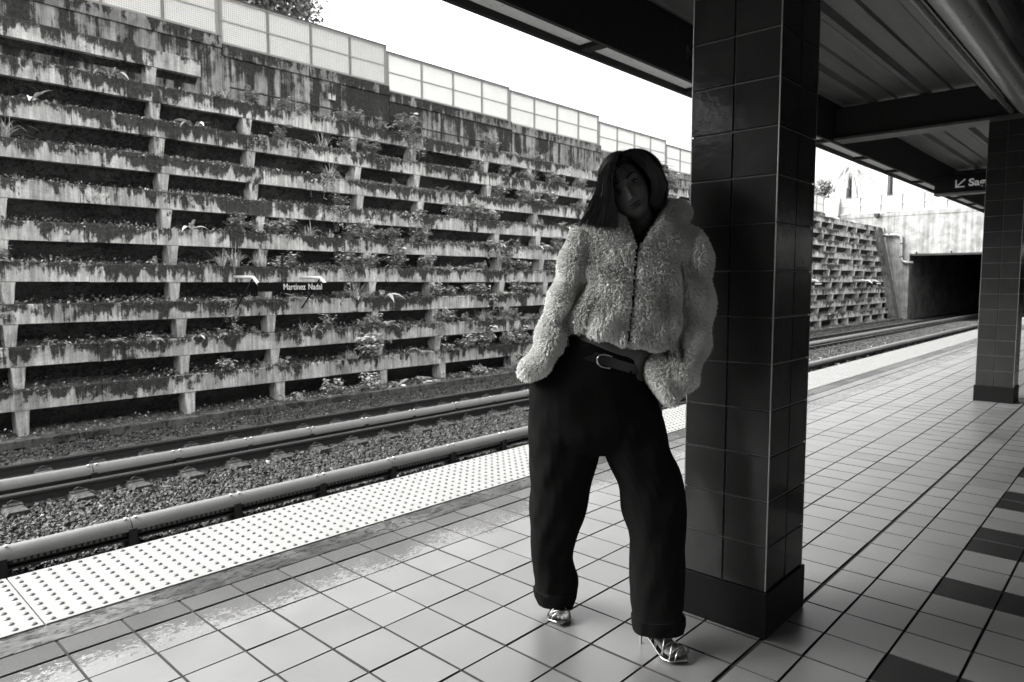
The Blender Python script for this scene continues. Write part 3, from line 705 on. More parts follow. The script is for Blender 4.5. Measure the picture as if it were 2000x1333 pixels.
for i in range(nv + 1):
    ph = math.pi * i / nv; yy = .114 * math.cos(ph); rr = math.sin(ph)
    for j in range(nu):
        th = math.tau * j / nu; cx, sz = math.cos(th), math.sin(th); rx = .073 * (1 - .36 * max(0, -math.cos(ph)) ** 1.6)
        x = rx * rr ** .85 * cx; z = (.092 if sz > 0 else .105) * rr ** .85 * sz
        if sz > 0:
            zb = .092 * max(0, 1 - (abs(x) / rx) ** 2.3 - (abs(yy) / .114) ** 2.5) ** .5; z = z + (float(face_z(np.array(x), np.array(yy))) - zb) * min(1, sz * 1.6)
        V.append(H(x, yy, z))
body.add(V, [(i * nu + j, i * nu + (j + 1) % nu, (i + 1) * nu + (j + 1) % nu, (i + 1) * nu + j) for i in range(nv) for j in range(nu)] + [tuple(range(nu))[::-1], tuple(range(nv * nu, (nv + 1) * nu))])
for s in (-1, 1): body.ball(H(s * .074, -.004, -.012), .016, 10, 8); body.ball(H(s * .076, .008, -.014), .016, 10, 8)
nk = at_d(1262, 470, 2.51)
body.tube([H(0, -.04, -.035), H(.004, -.09, -.03), (H(.004, -.09, -.03) + nk) / 2, nk, at_d(1250, 510, 2.52)], [.056, .052, .050, .060, .085], 24)
# torso, arms and hands, legs under the clothes
body.loft(interp_rings([(1175, 470, 1345, 468, 2.50, .05), (1140, 490, 1362, 488, 2.50, .085), (1130, 560, 1345, 570, 2.48, .10), (1120, 630, 1290, 650, 2.46, .10), (1108, 672, 1268, 705, 2.45, .098), (1080, 740, 1270, 770, 2.45, .10), (1070, 800, 1275, 810, 2.46, .10), (1100, 850, 1250, 860, 2.46, .07)], 3))
def limb(pts, r): body.tube(pts, r, 16)
aL = [at_d(1148, 492, 2.49), at_d(1110, 560, 2.48), at_d(1078, 630, 2.46), at_d(1056, 690, 2.43), at_d(1068, 730, 2.43)]; limb(aL, [.048, .042, .036, .030, .026])
aR = [at_d(1345, 490, 2.48), at_d(1358, 570, 2.47), at_d(1355, 665, 2.44), at_d(1315, 715, 2.42), at_d(1270, 752, 2.43)]; limb(aR, [.048, .042, .038, .030, .026])
def hand(w, d, side):   # relaxed hand inside a pocket: palm, four fingers, thumb
    d = d / np.linalg.norm(d); sdv = np.cross(d, FW); sdv /= np.linalg.norm(sdv)
    body.tube([w, w + d * .03, w + d * .085], [.024, .034, .036], 14)
    for k, L in enumerate((.068, .078, .074, .058)):
        o = w + d * .085 + sdv * side * (.027 - .018 * k); body.tube([o, o + d * L * .45, o + d * L * .75 - FW * .012, o + d * L - FW * .028], [.0095, .009, .0085, .007], 8)
    o = w + d * .03 + sdv * side * .03; body.tube([o, o + d * .03 + sdv * side * .022, o + d * .065 + sdv * side * .026], [.012, .011, .009], 8)
hand(at_d(1070, 738, 2.43), -UPV * .9 + RT * .12, -1); hand(at_d(1262, 762, 2.43), -UPV * .9 - RT * .05, 1)
# feet: frames
def foot_frame(toe, heel):
    toe, heel = np.array(toe, float), np.array(heel, float); a = toe - heel; a[2] = 0; L = np.linalg.norm(a); a /= L; sdv = np.cross(a, UPV); return toe, heel, a, sdv, L
def sole_pt(fr, s, lat):     # s 0 heel .. 1 toe along the sandal footbed
    toe, heel, a, sdv, L = fr; h = .088 * (1 - min(s / .66, 1)) ** 1.35 + .013 + .006 * max(0, (s - .85) / .15); w = np.interp(s, [0, .12, .35, .55, .7, .85, 1], [.024, .029, .026, .034, .041, .039, .012])
    cv = .008 * math.sin(s * math.pi) ; return heel + a * L * s + sdv * (w * lat + cv * 0) + UPV * h
FL = foot_frame(at_d(1093, 1221, 2.515) * np.array([1, 1, 0]), at_d(1093, 1221, 2.515) * np.array([1, 1, 0]) + FW * .205 + RT * .012)
tR = at_z(1338, 1297); hR = at_z(1252, 1257); hR[2] = tR[2] = 0; FR = foot_frame(tR, hR + (hR - tR) * .02)
def foot(fr, ankle, knee, side):
    toe, heel, a, sdv, L = fr
    top = [(.02, .050, .026), (.12, .060, .030), (.3, .060, .029), (.5, .045, .032), (.66, .030, .038), (.78, .022, .038)]
    rings = []
    for s, th, w in top:
        c = sole_pt(fr, s, 0) + UPV * (th / 2 + .003); rings.append(np.array([c + sdv * w * math.cos(t) + (UPV * math.cos(.5 * (1 - s)) ) * (th / 2) * math.sin(t) for t in np.linspace(0, math.tau, 19)[:-1]]))
    body.loft(rings)
    for k, (lt, ln, r) in enumerate(((-.78, .99, .0125), (-.36, .985, .009), (.02, .96, .0085), (.38, .925, .008), (.72, .88, .0075))):
        p0 = sole_pt(fr, .74, lt * .9 * side) + UPV * .016; p2 = sole_pt(fr, min(ln, .95), 0); w = sdv * (.041 * lt * side)
        base = heel + a * L * (ln - .03) + w + UPV * (.016 + r); body.tube([p0, (p0 + base) / 2 + UPV * .004, base - a * .012, base], [r * 1.0, r * .95, r * 1.05, r * .75], 10)
    an = sole_pt(fr, .12, 0) + UPV * .075; body.tube([sole_pt(fr, .16, 0) + UPV * .03, an, ankle, knee], [.031, .033, .036, .055], 16)
hipL, hipR = at_d(1110, 820, 2.46), at_d(1235, 830, 2.45)
kL, kR = at_d(1088, 1015, 2.50), at_d(1275, 1030, 2.40)
foot(FL, at_d(1088, 1130, 2.64), kL, 1); foot(FR, at_d(1282, 1185, 2.345), kR, 1)
limb([hipL, kL], [.085, .058]); limb([hipR, kR], [.085, .058])
bm_, co_ = remeshed(body, .0042, 2, .45)
bo = finish('body', bm_, co_, M['skin'], woman)
# eyes, lips
for s in (-1, 1):
    zc = float(face_z(np.array(.031), np.array(.011)))
    MB().ball(H(s * .031, .0105, zc - .0085), .0122, 18, 12).build('eye', M['eye'], woman, smooth=True)
    MB().ball(H(s * .031 + .001, .0105, zc + .0005), np.array([.0052, .0052, .0052]), 14, 9).build('iris', M['iris'], woman, smooth=True)
    lid = MB(); lid.tube([H(s * (.031 + q * .0145), .0155 - .0065 * q * q, zc + .0035 - .004 * abs(q)) for q in np.linspace(-1, 1, 9)], [.0008] + [.0017] * 7 + [.0008], 7); lid.build('eyelashes', M['hair'], woman, smooth=True)
    eb = MB(); eb.tube([H(s * (.013 + .034 * q), .029 + .008 * math.sin(q * 2.2), float(face_z(np.array(.013 + .034 * q), np.array(.030))) + .0005) for q in np.linspace(0, 1, 9)], [.0028, .0034, .0034, .003, .0028, .0026, .0022, .0016, .0008], 7); eb.build('eyebrow', M['hair'], woman, smooth=True)
lp = MB()
for (y0, hgt, am) in ((-.0538, .0042, .0012), (-.0645, .0050, .0012)):
    rows = []
    for v in np.linspace(-1, 1, 7):
        rows.append([H(x, y0 + hgt * v * (1 - (x / .0225) ** 2) + (.002 * (x / .02) ** 2), float(face_z(np.array(x), np.array(y0 + hgt * v * (1 - (x / .0225) ** 2)))) + am * (1 - v * v) - .0004) for x in np.linspace(-.022, .022, 17)])
    V = [p for r in rows for p in r]; lp.add(V, [(i * 17 + j, i * 17 + j + 1, (i + 1) * 17 + j + 1, (i + 1) * 17 + j) for i in range(6) for j in range(16)])
lp.build('lips', M['lip'], woman, smooth=True)
# --- hair
hair = MB(); V = []; nu, nv = 64, 48
for i in range(nv + 1):
    ph = math.pi * i / nv
    for j in range(nu):
        th = math.tau * j / nu; x, y, z = math.sin(ph) * math.cos(th), math.cos(ph), math.sin(ph) * math.sin(th)
        k = 1.0
        if z > .10: k = float(np.interp(y, [.42, .68], [.68, 1.0]))
        if y < -.30: k *= float(np.interp(y, [-.9, -.30], [.6, 1.]))
        V.append(H(.090 * x * k + .002 + .008 * max(0, y), .125 * y * k + .004, .104 * z * k - .014))
hair.add(V, [(i * nu + j, i * nu + (j + 1) % nu, (i + 1) * nu + (j + 1) % nu, (i + 1) * nu + j) for i in range(nv) for j in range(nu)] + [tuple(range(nu))[::-1], tuple(range(nv * nu, (nv + 1) * nu))])
hair.ball(at_d(1239, 349, 2.55), np.array([.104, .104, .104]), 40, 26)
hair.loft(interp_rings([(1203, 308, 1230, 316, 2.46, .06), (1184, 328, 1206, 338, 2.445, .065), (1175, 350, 1199, 360, 2.45, .058), (1167, 380, 1202, 392, 2.455, .058), (1160, 405, 1205, 414, 2.46, .055), (1150, 424, 1200, 432, 2.46, .045), (1146, 434, 1184, 438, 2.46, .016)], 3, n=24))
hair.loft(interp_rings([(1256, 316, 1280, 322, 2.48, .05), (1264, 334, 1294, 342, 2.475, .066), (1270, 354, 1301, 360, 2.475, .068), (1270, 374, 1302, 380, 2.48, .065), (1268, 392, 1292, 396, 2.49, .06), (1264, 412, 1284, 412, 2.50, .05)], 3, n=24))
hm, hco = remeshed(hair, .004, 14, .6)
ho = finish('hair', hm, hco, M['hair'], woman); LOC[ho.name] = PB
# strands lying over the hair mass
hm.calc_loop_triangles()
def sampler(me, co, n):
    me.calc_loop_triangles(); t = np.empty(len(me.loop_triangles) * 3, int); me.loop_triangles.foreach_get('vertices', t); t = t.reshape(-1, 3)
    a, b, c = co[t[:, 0]], co[t[:, 1]], co[t[:, 2]]; nr = np.cross(b - a, c - a); ar = np.linalg.norm(nr, axis=1); nr /= ar[:, None] + 1e-12
    k = RNG.choice(len(t), n, p=ar / ar.sum()); u, v = RNG.random(n), RNG.random(n); m = u + v > 1; u[m], v[m] = 1 - u[m], 1 - v[m]
    p = a[k] + (b[k] - a[k]) * u[:, None] + (c[k] - a[k]) * v[:, None]; return p, nr[k]
def strips(P, Wd, seg_w):    # P: n x m x 3 path, Wd: n x 3 side vector
    n, m, _ = P.shape; w = (np.array(seg_w)[None, :, None]) * Wd[:, None, :]; V = np.stack([P - w, P + w], 2).reshape(-1, 3)
    f = np.array([(2 * i, 2 * i + 1, 2 * i + 3, 2 * i + 2) for i in range(m - 1)]); F = (f[None] + (np.arange(n) * 2 * m)[:, None, None]).reshape(-1, 4); return V, F
p, nr = sampler(hm, hco, 4200); part = H(-.022, .12, .03)
hx = (p - HC) @ hr; hy = (p - HC) @ hu
out = p - part; fl = out - nr * np.sum(out * nr, 1)[:, None]; fl /= np.linalg.norm(fl, axis=1)[:, None] + 1e-9
dn = -UPV[None] * 1.0 - nr * (nr @ -UPV)[:, None]; wgt = np.clip((.03 - hy) / .06, 0, 1)[:, None]; fl = fl * (1 - wgt) + dn * wgt; fl /= np.linalg.norm(fl, axis=1)[:, None] + 1e-9
L = RNG.uniform(.03, .07, len(p)); m = 5; tt = np.linspace(0, 1, m)
P = p[:, None] + nr[:, None] * (.001 + .004 * tt[None, :, None] * RNG.uniform(-.2, 1, len(p))[:, None, None]) + fl[:, None] * (L[:, None] * tt)[..., None] - nr[:, None] * (L[:, None] ** 2 * tt ** 2 * 5.0)[..., None]
sdw = np.cross(fl, nr); V, F = strips(P, sdw, [.0008, .001, .001, .0008, .0002]); MB().add(V, F.tolist()).build('hair_strands', M['hair'], ho)
# loose locks falling from the side part
def locks(keys, n, D0, D1, w):
    m = 12; t = np.linspace(0, 1, m); K = np.array(keys, float); k = len(K); q = t * (k - 1); i0 = np.minimum(q.astype(int), k - 2); f = q - i0
    P = np.zeros((n, m, 3)); a = RNG.random(n) * 1.08 - .06; dd = RNG.uniform(D0, D1, n); ln = RNG.uniform(.82, 1.06, n); wv = RNG.normal(0, 1, (n, 3)) * np.where(RNG.random((n, 1)) < .12, 6, 2.2)
    for r in range(n):
        tt = np.clip(t * ln[r], 0, 1.06); q = np.minimum(tt * (k - 1), k - 1.0001); i0 = q.astype(int); f = q - i0; fs = f * f * (3 - 2 * f) * .5 + f * .5
        A = K[i0] * (1 - fs)[:, None] + K[i0 + 1] * fs[:, None]; x = A[:, 0] + (A[:, 2] - A[:, 0]) * a[r] + wv[r, 0] * tt ** 2 + 1.4 * np.sin(tt * 5 + wv[r, 2]) * tt; y = A[:, 1] + (A[:, 3] - A[:, 1]) * a[r] + wv[r, 1] * tt
        prof = A[:, 4]
        for c in range(m): P[r, c] = at_d(x[c], y[c], prof[c] + dd[r])
    Wd = np.tile(RT + UPV * .2, (n, 1)) + RNG.normal(0, .25, (n, 3)); Wd /= np.linalg.norm(Wd, axis=1)[:, None]
    return strips(P, Wd, [w] * (m - 3) + [w * .8, w * .5, w * .1])
lk = MB()
for args in (([(1203, 307, 1208, 303, 2.43), (1184, 324, 1202, 318, 2.40), (1172, 348, 1194, 350, 2.395), (1165, 378, 1196, 386, 2.395), (1153, 408, 1202, 414, 2.405), (1132, 443, 1204, 447, 2.42)], 2600, -.035, .02, .0008),
             ([(1202, 303, 1208, 300, 2.44), (1232, 292, 1238, 312, 2.42), (1262, 302, 1262, 332, 2.41), (1288, 332, 1274, 352, 2.415), (1300, 366, 1276, 378, 2.43), (1286, 404, 1270, 398, 2.45)], 2600, -.03, .02, .0008)):
    V, F = locks(*args); lk.add(V, F.tolist())
lk.build('loose_locks', M['lock'], ho)
bpy.context.view_layer.update()

# --- trousers
tr = MB()
tr.loft(interp_rings([(1099, 650, 1257, 706, 2.45, 0.105), (1082, 680, 1258, 728, 2.45, 0.112), (1050, 722, 1266, 752, 2.45, 0.118), (1037, 748, 1282, 776, 2.45, 0.124), (1033, 800, 1293, 812, 2.455, 0.126), (1033, 850, 1304, 860, 2.46, 0.124), (1040, 880, 1300, 880, 2.46, 0.090)], 4, wob=.012))
tr.loft(interp_rings([(1036, 790, 1178, 800, 2.46, 0.110), (1032, 850, 1177, 852, 2.465, 0.115), (1032, 880, 1172, 880, 2.47, 0.115), (1034, 915, 1162, 915, 2.475, 0.110), (1035, 960, 1152, 958, 2.49, 0.101), (1034, 1000, 1144, 1000, 2.50, 0.093), (1035, 1020, 1139, 1018, 2.51, 0.089), (1036, 1050, 1127, 1048, 2.53, 0.083), (1038, 1085, 1119, 1084, 2.56, 0.074), (1041, 1108, 1124, 1108, 2.58, 0.071), (1044, 1132, 1130, 1128, 2.60, 0.068), (1046, 1150, 1127, 1148, 2.615, 0.065), (1048, 1160, 1123, 1160, 2.62, 0.062)], 4, wob=.03))
tr.loft(interp_rings([(1042, 1152, 1126, 1154, 2.615, 0.070), (1045, 1163, 1124, 1166, 2.62, 0.068), (1054, 1176, 1118, 1180, 2.62, 0.061)], 3, wob=.02))
tr.loft(interp_rings([(1150, 800, 1292, 812, 2.45, 0.110), (1160, 845, 1303, 852, 2.45, 0.115), (1174, 874, 1310, 882, 2.445, 0.115), (1190, 910, 1324, 912, 2.44, 0.113), (1205, 945, 1336, 948, 2.43, 0.107), (1211, 975, 1338, 976, 2.42, 0.100), (1215, 1003, 1338, 1004, 2.41, 0.094), (1227, 1038, 1338, 1040, 2.395, 0.087), (1229, 1075, 1337, 1075, 2.385, 0.080), (1230, 1110, 1337, 1110, 2.375, 0.073), (1232, 1155, 1336, 1155, 2.36, 0.066), (1235, 1203, 1334, 1203, 2.35, 0.058)], 4, wob=.02))
tr.loft(interp_rings([(1233, 1203, 1337, 1203, 2.35, 0.061), (1234, 1214, 1337, 1215, 2.35, 0.062), (1236, 1227, 1334, 1229, 2.35, 0.060)], 3, wob=.012))
tr.loft(interp_rings([(1270, 1222, 1324, 1222, 2.345, 0.035), (1276, 1240, 1319, 1241, 2.335, 0.029)], 2))
tm_, tco = remeshed(tr, .0055, 2, .5)
nrm = np.empty(len(tco) * 3); tm_.vertices.foreach_get('normal', nrm); nrm = nrm.reshape(-1, 3)
q = tco; wr = np.sin(q[:, 2] * 38 + 4 * np.sin(q[:, 0] * 21 + q[:, 1] * 13)) * .0022 + np.sin((q @ RT) * 45 + q[:, 2] * 14) * .0012 + np.sin(q[:, 2] * 90 + (q @ RT) * 40) * .0012 * np.clip((.35 - q[:, 2]) / .3, 0, 1)
finish('trousers', tm_, tco + nrm * wr[:, None], M['trouser'], woman)
def cuff(spec):
    rg = interp_rings(spec, 1, n=56, sq=2.6, wob=.03); inn = [r + (r.mean(0) - r) * .07 for r in rg]
    MB().loft([inn[0]] + rg + inn[::-1], cap=False).build('cuff', M['trouser'], woman, smooth=True, sharp=40)
cuff([(1041, 1150, 1128, 1150, 2.615, .062), (1043, 1162, 1126, 1164, 2.618, .062), (1050, 1176, 1120, 1180, 2.62, .058)])
cuff([(1233, 1204, 1338, 1203, 2.35, .064), (1234, 1216, 1338, 1216, 2.35, .065), (1236, 1229, 1334, 1230, 2.35, .063)])
# belt, buckle
bt = MB(); rg = interp_rings([(1101, 664, 1258, 716, 2.45, .109), (1097, 672, 1258, 724, 2.45, .111), (1090, 682, 1258, 733, 2.45, .113)], 1, n=48)
inn = [r + (r.mean(0) - r) * .03 for r in rg]; bt.loft([inn[0]] + rg + [inn[2]], cap=False); bt.build('belt', M['belt'], woman, smooth=True, sharp=50)
bk = MB(); pts = [(1195, 697), (1181, 693), (1171, 694), (1166, 701), (1167, 710), (1173, 716), (1183, 719), (1192, 720)]
bk.tube([at_d(x, y, 2.335 - .000 * i) for i, (x, y) in enumerate(pts)], .0024, 8)
bk.build('buckle', M['silver'], woman, smooth=True)
stu = MB()
for i in range(5):
    for j in range(3): stu.ball(at_d(1098.5 + j * 5 + i * .6, 656 + i * 4.2 + j, 2.362), .0019, 8, 5)
stu.build('belt_studs', M['silver'], woman, smooth=True)
# black top in the neckline
tp = MB(); tp.loft(interp_rings([(1225, 462, 1296, 458, 2.45, .03), (1180, 500, 1300, 505, 2.44, .06), (1150, 600, 1300, 610, 2.44, .09), (1120, 655, 1272, 690, 2.45, .095)], 3))
a, b = remeshed(tp, .008, 2); finish('top', a, b, M['top'], woman)

# --- jacket
jk = MB()
jk.loft(interp_rings([(1196, 436, 1326, 428, 2.50, .05), (1150, 444, 1352, 442, 2.50, .075), (1122, 462, 1372, 456, 2.495, .10), (1112, 500, 1378, 500, 2.48, .12), (1112, 560, 1370, 560, 2.46, .135), (1106, 600, 1362, 608, 2.455, .142), (1101, 630, 1350, 650, 2.455, .148), (1106, 648, 1336, 684, 2.455, .146)], 4, wob=.02))
jk.loft(interp_rings([(1124, 446, 1168, 500, 2.485, .075), (1110, 462, 1152, 520, 2.475, .082), (1097, 502, 1142, 545, 2.465, .085), (1083, 552, 1128, 585, 2.455, .085), (1069, 598, 1116, 622, 2.445, .084), (1054, 640, 1104, 658, 2.435, .082), (1040, 676, 1092, 692, 2.42, .08), (1024, 706, 1072, 716, 2.405, .076), (1018, 722, 1052, 734, 2.395, .068), (1018, 733, 1038, 741, 2.39, .055)], 4, n=24))
jk.loft(interp_rings([(1366, 446, 1325, 500, 2.475, .08), (1382, 478, 1318, 520, 2.465, .085), (1386, 550, 1318, 560, 2.45, .09), (1387, 610, 1316, 620, 2.44, .092), (1385, 652, 1312, 668, 2.43, .092), (1375, 698, 1290, 692, 2.41, .088), (1358, 738, 1264, 712, 2.39, .082), (1338, 766, 1262, 736, 2.375, .074), (1320, 782, 1288, 768, 2.365, .06), (1316, 786, 1302, 782, 2.36, .04)], 4, n=24))
jk.tube([at_d(1250, 496, 2.40), at_d(1272, 462, 2.41), at_d(1293, 438, 2.42), at_d(1314, 425, 2.45), at_d(1325, 418, 2.53), at_d(1290, 415, 2.60), at_d(1240, 420, 2.61), at_d(1205, 432, 2.56), at_d(1200, 442, 2.47), at_d(1214, 462, 2.42), at_d(1234, 492, 2.40)], [.018, .026, .036, .043, .043, .042, .042, .045, .045, .032, .018], 16)
jm, jco = remeshed(jk, .006, 4, .5)
nrm = np.empty(len(jco) * 3); jm.vertices.foreach_get('normal', nrm); nrm = nrm.reshape(-1, 3)
u_ = jco @ RT; z_ = jco[:, 2]
fold = .006 * np.sin(u_ * 55 + 3 * np.sin(z_ * 14)) * np.clip((1.35 - z_) / .3, 0, 1) + .006 * np.sin(z_ * 42 + u_ * 25)
front = (jco - at_d(1240, 560, 2.4)) @ FW < .06
cl0, cl1 = at_d(1241, 490, 2.4), at_d(1219, 672, 2.4)
cu = np.interp(z_, [cl1[2], cl0[2]], [cl1 @ RT, cl0 @ RT]); gap = np.abs(u_ - cu)
groove = -.03 * np.exp(-(gap / .007) ** 2) * front * (z_ < cl0[2] + .01)
def near_line(a, b, wd):   # distance in the picture plane from a seam line given by two points
    a, b = at_d(*a, 2.4), at_d(*b, 2.4); A = np.array([a @ RT, a[2]]); B = np.array([b @ RT, b[2]]); P_ = np.stack([u_, z_], 1); t = np.clip(((P_ - A) @ (B - A)) / ((B - A) @ (B - A)), 0, 1)
    return np.exp(-(np.linalg.norm(P_ - A - t[:, None] * (B - A), axis=1) / wd) ** 2)
seam = near_line((1142, 545), (1098, 640), .011) + near_line((1326, 520), (1332, 600), .011) + near_line((1332, 600), (1322, 700), .012)
seam2 = near_line((1150, 600), (1140, 660), .009) + near_line((1120, 560), (1190, 545), .010) * .7 + near_line((1290, 560), (1296, 690), .009) * .6 + near_line((1060, 640), (1098, 625), .009) * .8
jco = jco + nrm * (fold + groove - .030 * np.clip(seam, 0, 1) * front - .012 * np.clip(seam2, 0, 1) * front)[:, None]
def in_v(p):   # the open neckline, a wedge narrowing to the front groove
    zb, zt = at_d(1243, 496, 2.4)[2], at_d(1250, 432, 2.4)[2]; t = np.clip((p[:, 2] - zb) / (zt - zb), 0, 1.3); u = p @ RT
    l = cl0 @ RT + t * (at_d(1229, 440, 2.4) @ RT - cl0 @ RT); r = cl0 @ RT + t * (at_d(1287, 440, 2.4) @ RT - cl0 @ RT)
    return (p[:, 2] > zb) & (u > l - .001) & (u < r + .001) & (((p - at_d(1240, 470, 2.52)) @ FW) < 0)
vm = in_v(jco); jco[vm] += FW * .16
jo = finish('jacket', jm, jco, M['fur'], woman); LOC[jo.name] = PB; set_tint(jm, np.full(len(jm.polygons), .5))
n = 62000; p, nr = sampler(jm, jco, n); vsel = in_v(p - FW * .16) & in_v(p) | in_v(p)
gp_ = np.abs(p @ RT - np.interp(p[:, 2], [cl1[2], cl0[2]], [cl1 @ RT, cl0 @ RT])); fr_ = ((p - at_d(1240, 560, 2.4)) @ FW) < .06
keep = ~((gp_ < .0085) & fr_ & (p[:, 2] < cl0[2] + .01)) & ~vsel; p, nr = p[keep], nr[keep]; n = len(p)
sw = np.stack([np.sin(p[:, 0] * 60 + p[:, 2] * 41), np.sin(p[:, 1] * 67 + p[:, 0] * 33), np.sin(p[:, 2] * 58 + p[:, 1] * 37)], 1)
d = nr * 1.1 + np.array([0, 0, -.30]) + sw * .20 + RNG.normal(0, .24, (n, 3)); d /= np.linalg.norm(d, axis=1)[:, None]
L = RNG.uniform(.008, .017, n); wd = RNG.uniform(.0018, .0031, n)
u = np.cross(d, RNG.normal(0, 1, (n, 3))); u /= np.linalg.norm(u, axis=1)[:, None]; w = np.cross(d, u); curl = (u * RNG.uniform(-.6, .6, n)[:, None] - UPV * .35)
lv = [0, .35, .7, 1.0]; ws = [.75, 1.0, .72, .08]; NS = 4; V = []
for t, k in zip(lv, ws):
    c = p - nr * .003 + d * (L * t)[:, None] + curl * (L * t * t * .45)[:, None]
    for q in range(NS):
        a = math.tau * q / NS; V.append(c + (u * math.cos(a) + w * math.sin(a)) * (wd * k)[:, None])
V = np.stack(V, 1).reshape(-1, 3)
f = np.array([(r * NS + q, r * NS + (q + 1) % NS, (r + 1) * NS + (q + 1) % NS, (r + 1) * NS + q) for r in range(3) for q in range(NS)])
F = (f[None] + (np.arange(n) * NS * 4)[:, None, None]).reshape(-1, 4)
me = bpy.data.meshes.new('fleece'); me.from_pydata((V - wloc(woman)).tolist(), [], F.tolist()); set_tint(me, np.repeat(np.clip(RNG.normal(.80, .07, n), .5, .95), 12)); me.materials.append(M['fur'])
me.polygons.foreach_set('use_smooth', [True] * len(me.polygons)); fo_ = bpy.data.objects.new('fleece_pile', me); S.collection.objects.link(fo_); fo_.parent = jo
pl_ = []
for zz in np.linspace(cl0[2] - .012, cl1[2] + .01, 14):
    uu = np.interp(zz, [cl1[2], cl0[2]], [cl1 @ RT, cl0 @ RT]); k = (np.abs(z_ - zz) < .02) & (np.abs(u_ - uu) < .016) & front
    dd = np.min((jco[k] - CC) @ FW) if k.any() else 2.33; b0 = at_d(1240, 560, 2.4); pl_.append(RT * (uu - CC @ RT) + CC * np.array([1, 1, 0]) + UPV * zz + FW * (dd + .024))
MB().tube(pl_, .005, 8).build('groove_shade_strip', M['top'], jo, smooth=True)  # dark strip laid in the front groove, its colour stands for the shade there
# --- sandals
def sandal(fr, side):
    toe, heel, a, sdv, Ln = fr; s_ = empty('sandal', PB); s_.parent = woman; s_.location = (0, 0, 0); LOC[s_.name] = PB
    m = MB(); R = []
    for s in np.linspace(0, 1.03, 22):
        l, r = sole_pt(fr, s, -1.1), sole_pt(fr, s, 1.1); t = .006; R.append(np.array([l, r, r - UPV * t, l - UPV * t]))
    m.loft(R); m.build('sole', M['shoe'], s_, bevel=.001)
    hp = sole_pt(fr, .035, 0); hb = hp.copy(); hb[2] = 0.0; hb = hb - a * .004
    MB().tube([hp - UPV * .004, hp - UPV * .03 - a * .002, hb + UPV * .012, hb], [.012, .0055, .0042, .0048], 12).build('heel', M['shoe'], s_, smooth=True, sharp=40)
    sp = MB()
    def strap(s0, l0, s1, l1, hgt, r=.0022):
        p0, p1 = sole_pt(fr, s0, l0 * 1.05), sole_pt(fr, s1, l1 * 1.05); pts = []
        for q in np.linspace(0, 1, 13): pts.append(p0 * (1 - q) + p1 * q + UPV * (hgt * math.sin(q * math.pi) ** .62))
        sp.tube(pts, r, 6)
    for (s0, s1, h) in ((.90, .80, .032), (.84, .90, .030), (.80, .62, .042), (.66, .82, .044), (.62, .48, .056), (.50, .66, .058), (.44, .36, .066), (.34, .46, .068)): strap(s0, -1, s1, 1, h)
    strap(.06, -1, .30, 1, .085, .0024); strap(.06, 1, .30, -1, .085, .0024); sp.build('straps', M['shoe'], s_, smooth=True)
    rim = MB(); rim.tube([sole_pt(fr, s, 1.1) - UPV * .002 for s in np.linspace(.6, 1.0, 12)] + [toe + a * .008 + UPV * .014] + [sole_pt(fr, s, -1.1) - UPV * .002 for s in np.linspace(1.0, .6, 12)], .0035, 6); rim.build('rim', M['shoe'], s_, smooth=True)
sandal(FL, 1); sandal(FR, 1)

# ================================================================== PLANTS
class LB:
    def __init__(s): s.v = []; s.f = []; s.t = []; s.n = 0
    def ribbon(s, pts, ws, side, t, fold=.0):
        pts = np.array(pts, float); m = len(pts); side = np.array(side, float); side /= np.linalg.norm(side) + 1e-9
        ws = np.array(ws)[:, None]; V = np.stack([pts - side * ws, pts, pts + side * ws], 1); V[:, 1, 2] -= fold * ws[:, 0]
        V = V.reshape(-1, 3); F = []
        for i in range(m - 1):
            for q in (0, 1): F.append((s.n + 3 * i + q, s.n + 3 * i + q + 1, s.n + 3 * (i + 1) + q + 1, s.n + 3 * (i + 1) + q))
        s.v.append(V); s.f += F; s.t += [t] * len(F); s.n += len(V)
    def leaf(s, p, d, L, w, t, droop=.4):
        p = np.array(p, float); d = np.array(d, float); d /= np.linalg.norm(d) + 1e-9; sd_ = np.cross(d, [0, 0, 1.]) + RNG.normal(0, .25, 3)
        q = [p, p + d * L * .35 + (0, 0, .02 * L), p + d * L * .7 - (0, 0, droop * L * .25), p + d * L - (0, 0, droop * L * .6)]
        s.ribbon(q, [w * .15, w * .9, w, w * .05], sd_, t, .25)
    def build(s, name, mat=None, parent=None, org=(0, 0, 0)):
        me = bpy.data.meshes.new(name); me.from_pydata((np.concatenate(s.v) - np.asarray(org)).tolist(), [], s.f); set_tint(me, s.t); me.materials.append(mat or M['leaf'])
        o = bpy.data.objects.new(name, me); S.collection.objects.link(o)
        if parent: o.parent = parent
        return o
U = lambda a, b: float(RNG.uniform(a, b))
def curve(p, ang, h, reach, droop, m=6):
    t = np.linspace(0, 1, m); d = np.array([math.cos(ang), math.sin(ang)]); return [(p[0] + d[0] * reach * q, p[1] + d[1] * reach * q, p[2] + h * q - droop * q ** 2.4) for q in t]
def grass(n, h):
    b = LB()
    for _ in range(n):
        a = U(0, math.tau); hh = h * U(.5, 1.1); r = h * U(.1, .9); c = curve((U(-.06, .06), U(-.04, .04), 0), a, hh, r, hh * U(.2, 1.1), 7)
        w = U(.003, .007); b.ribbon(c, [w, w, w, w * .9, w * .7, w * .4, 0.0005], (-math.sin(a), math.cos(a), U(-.3, .3)), U(.10, .30))
    return b
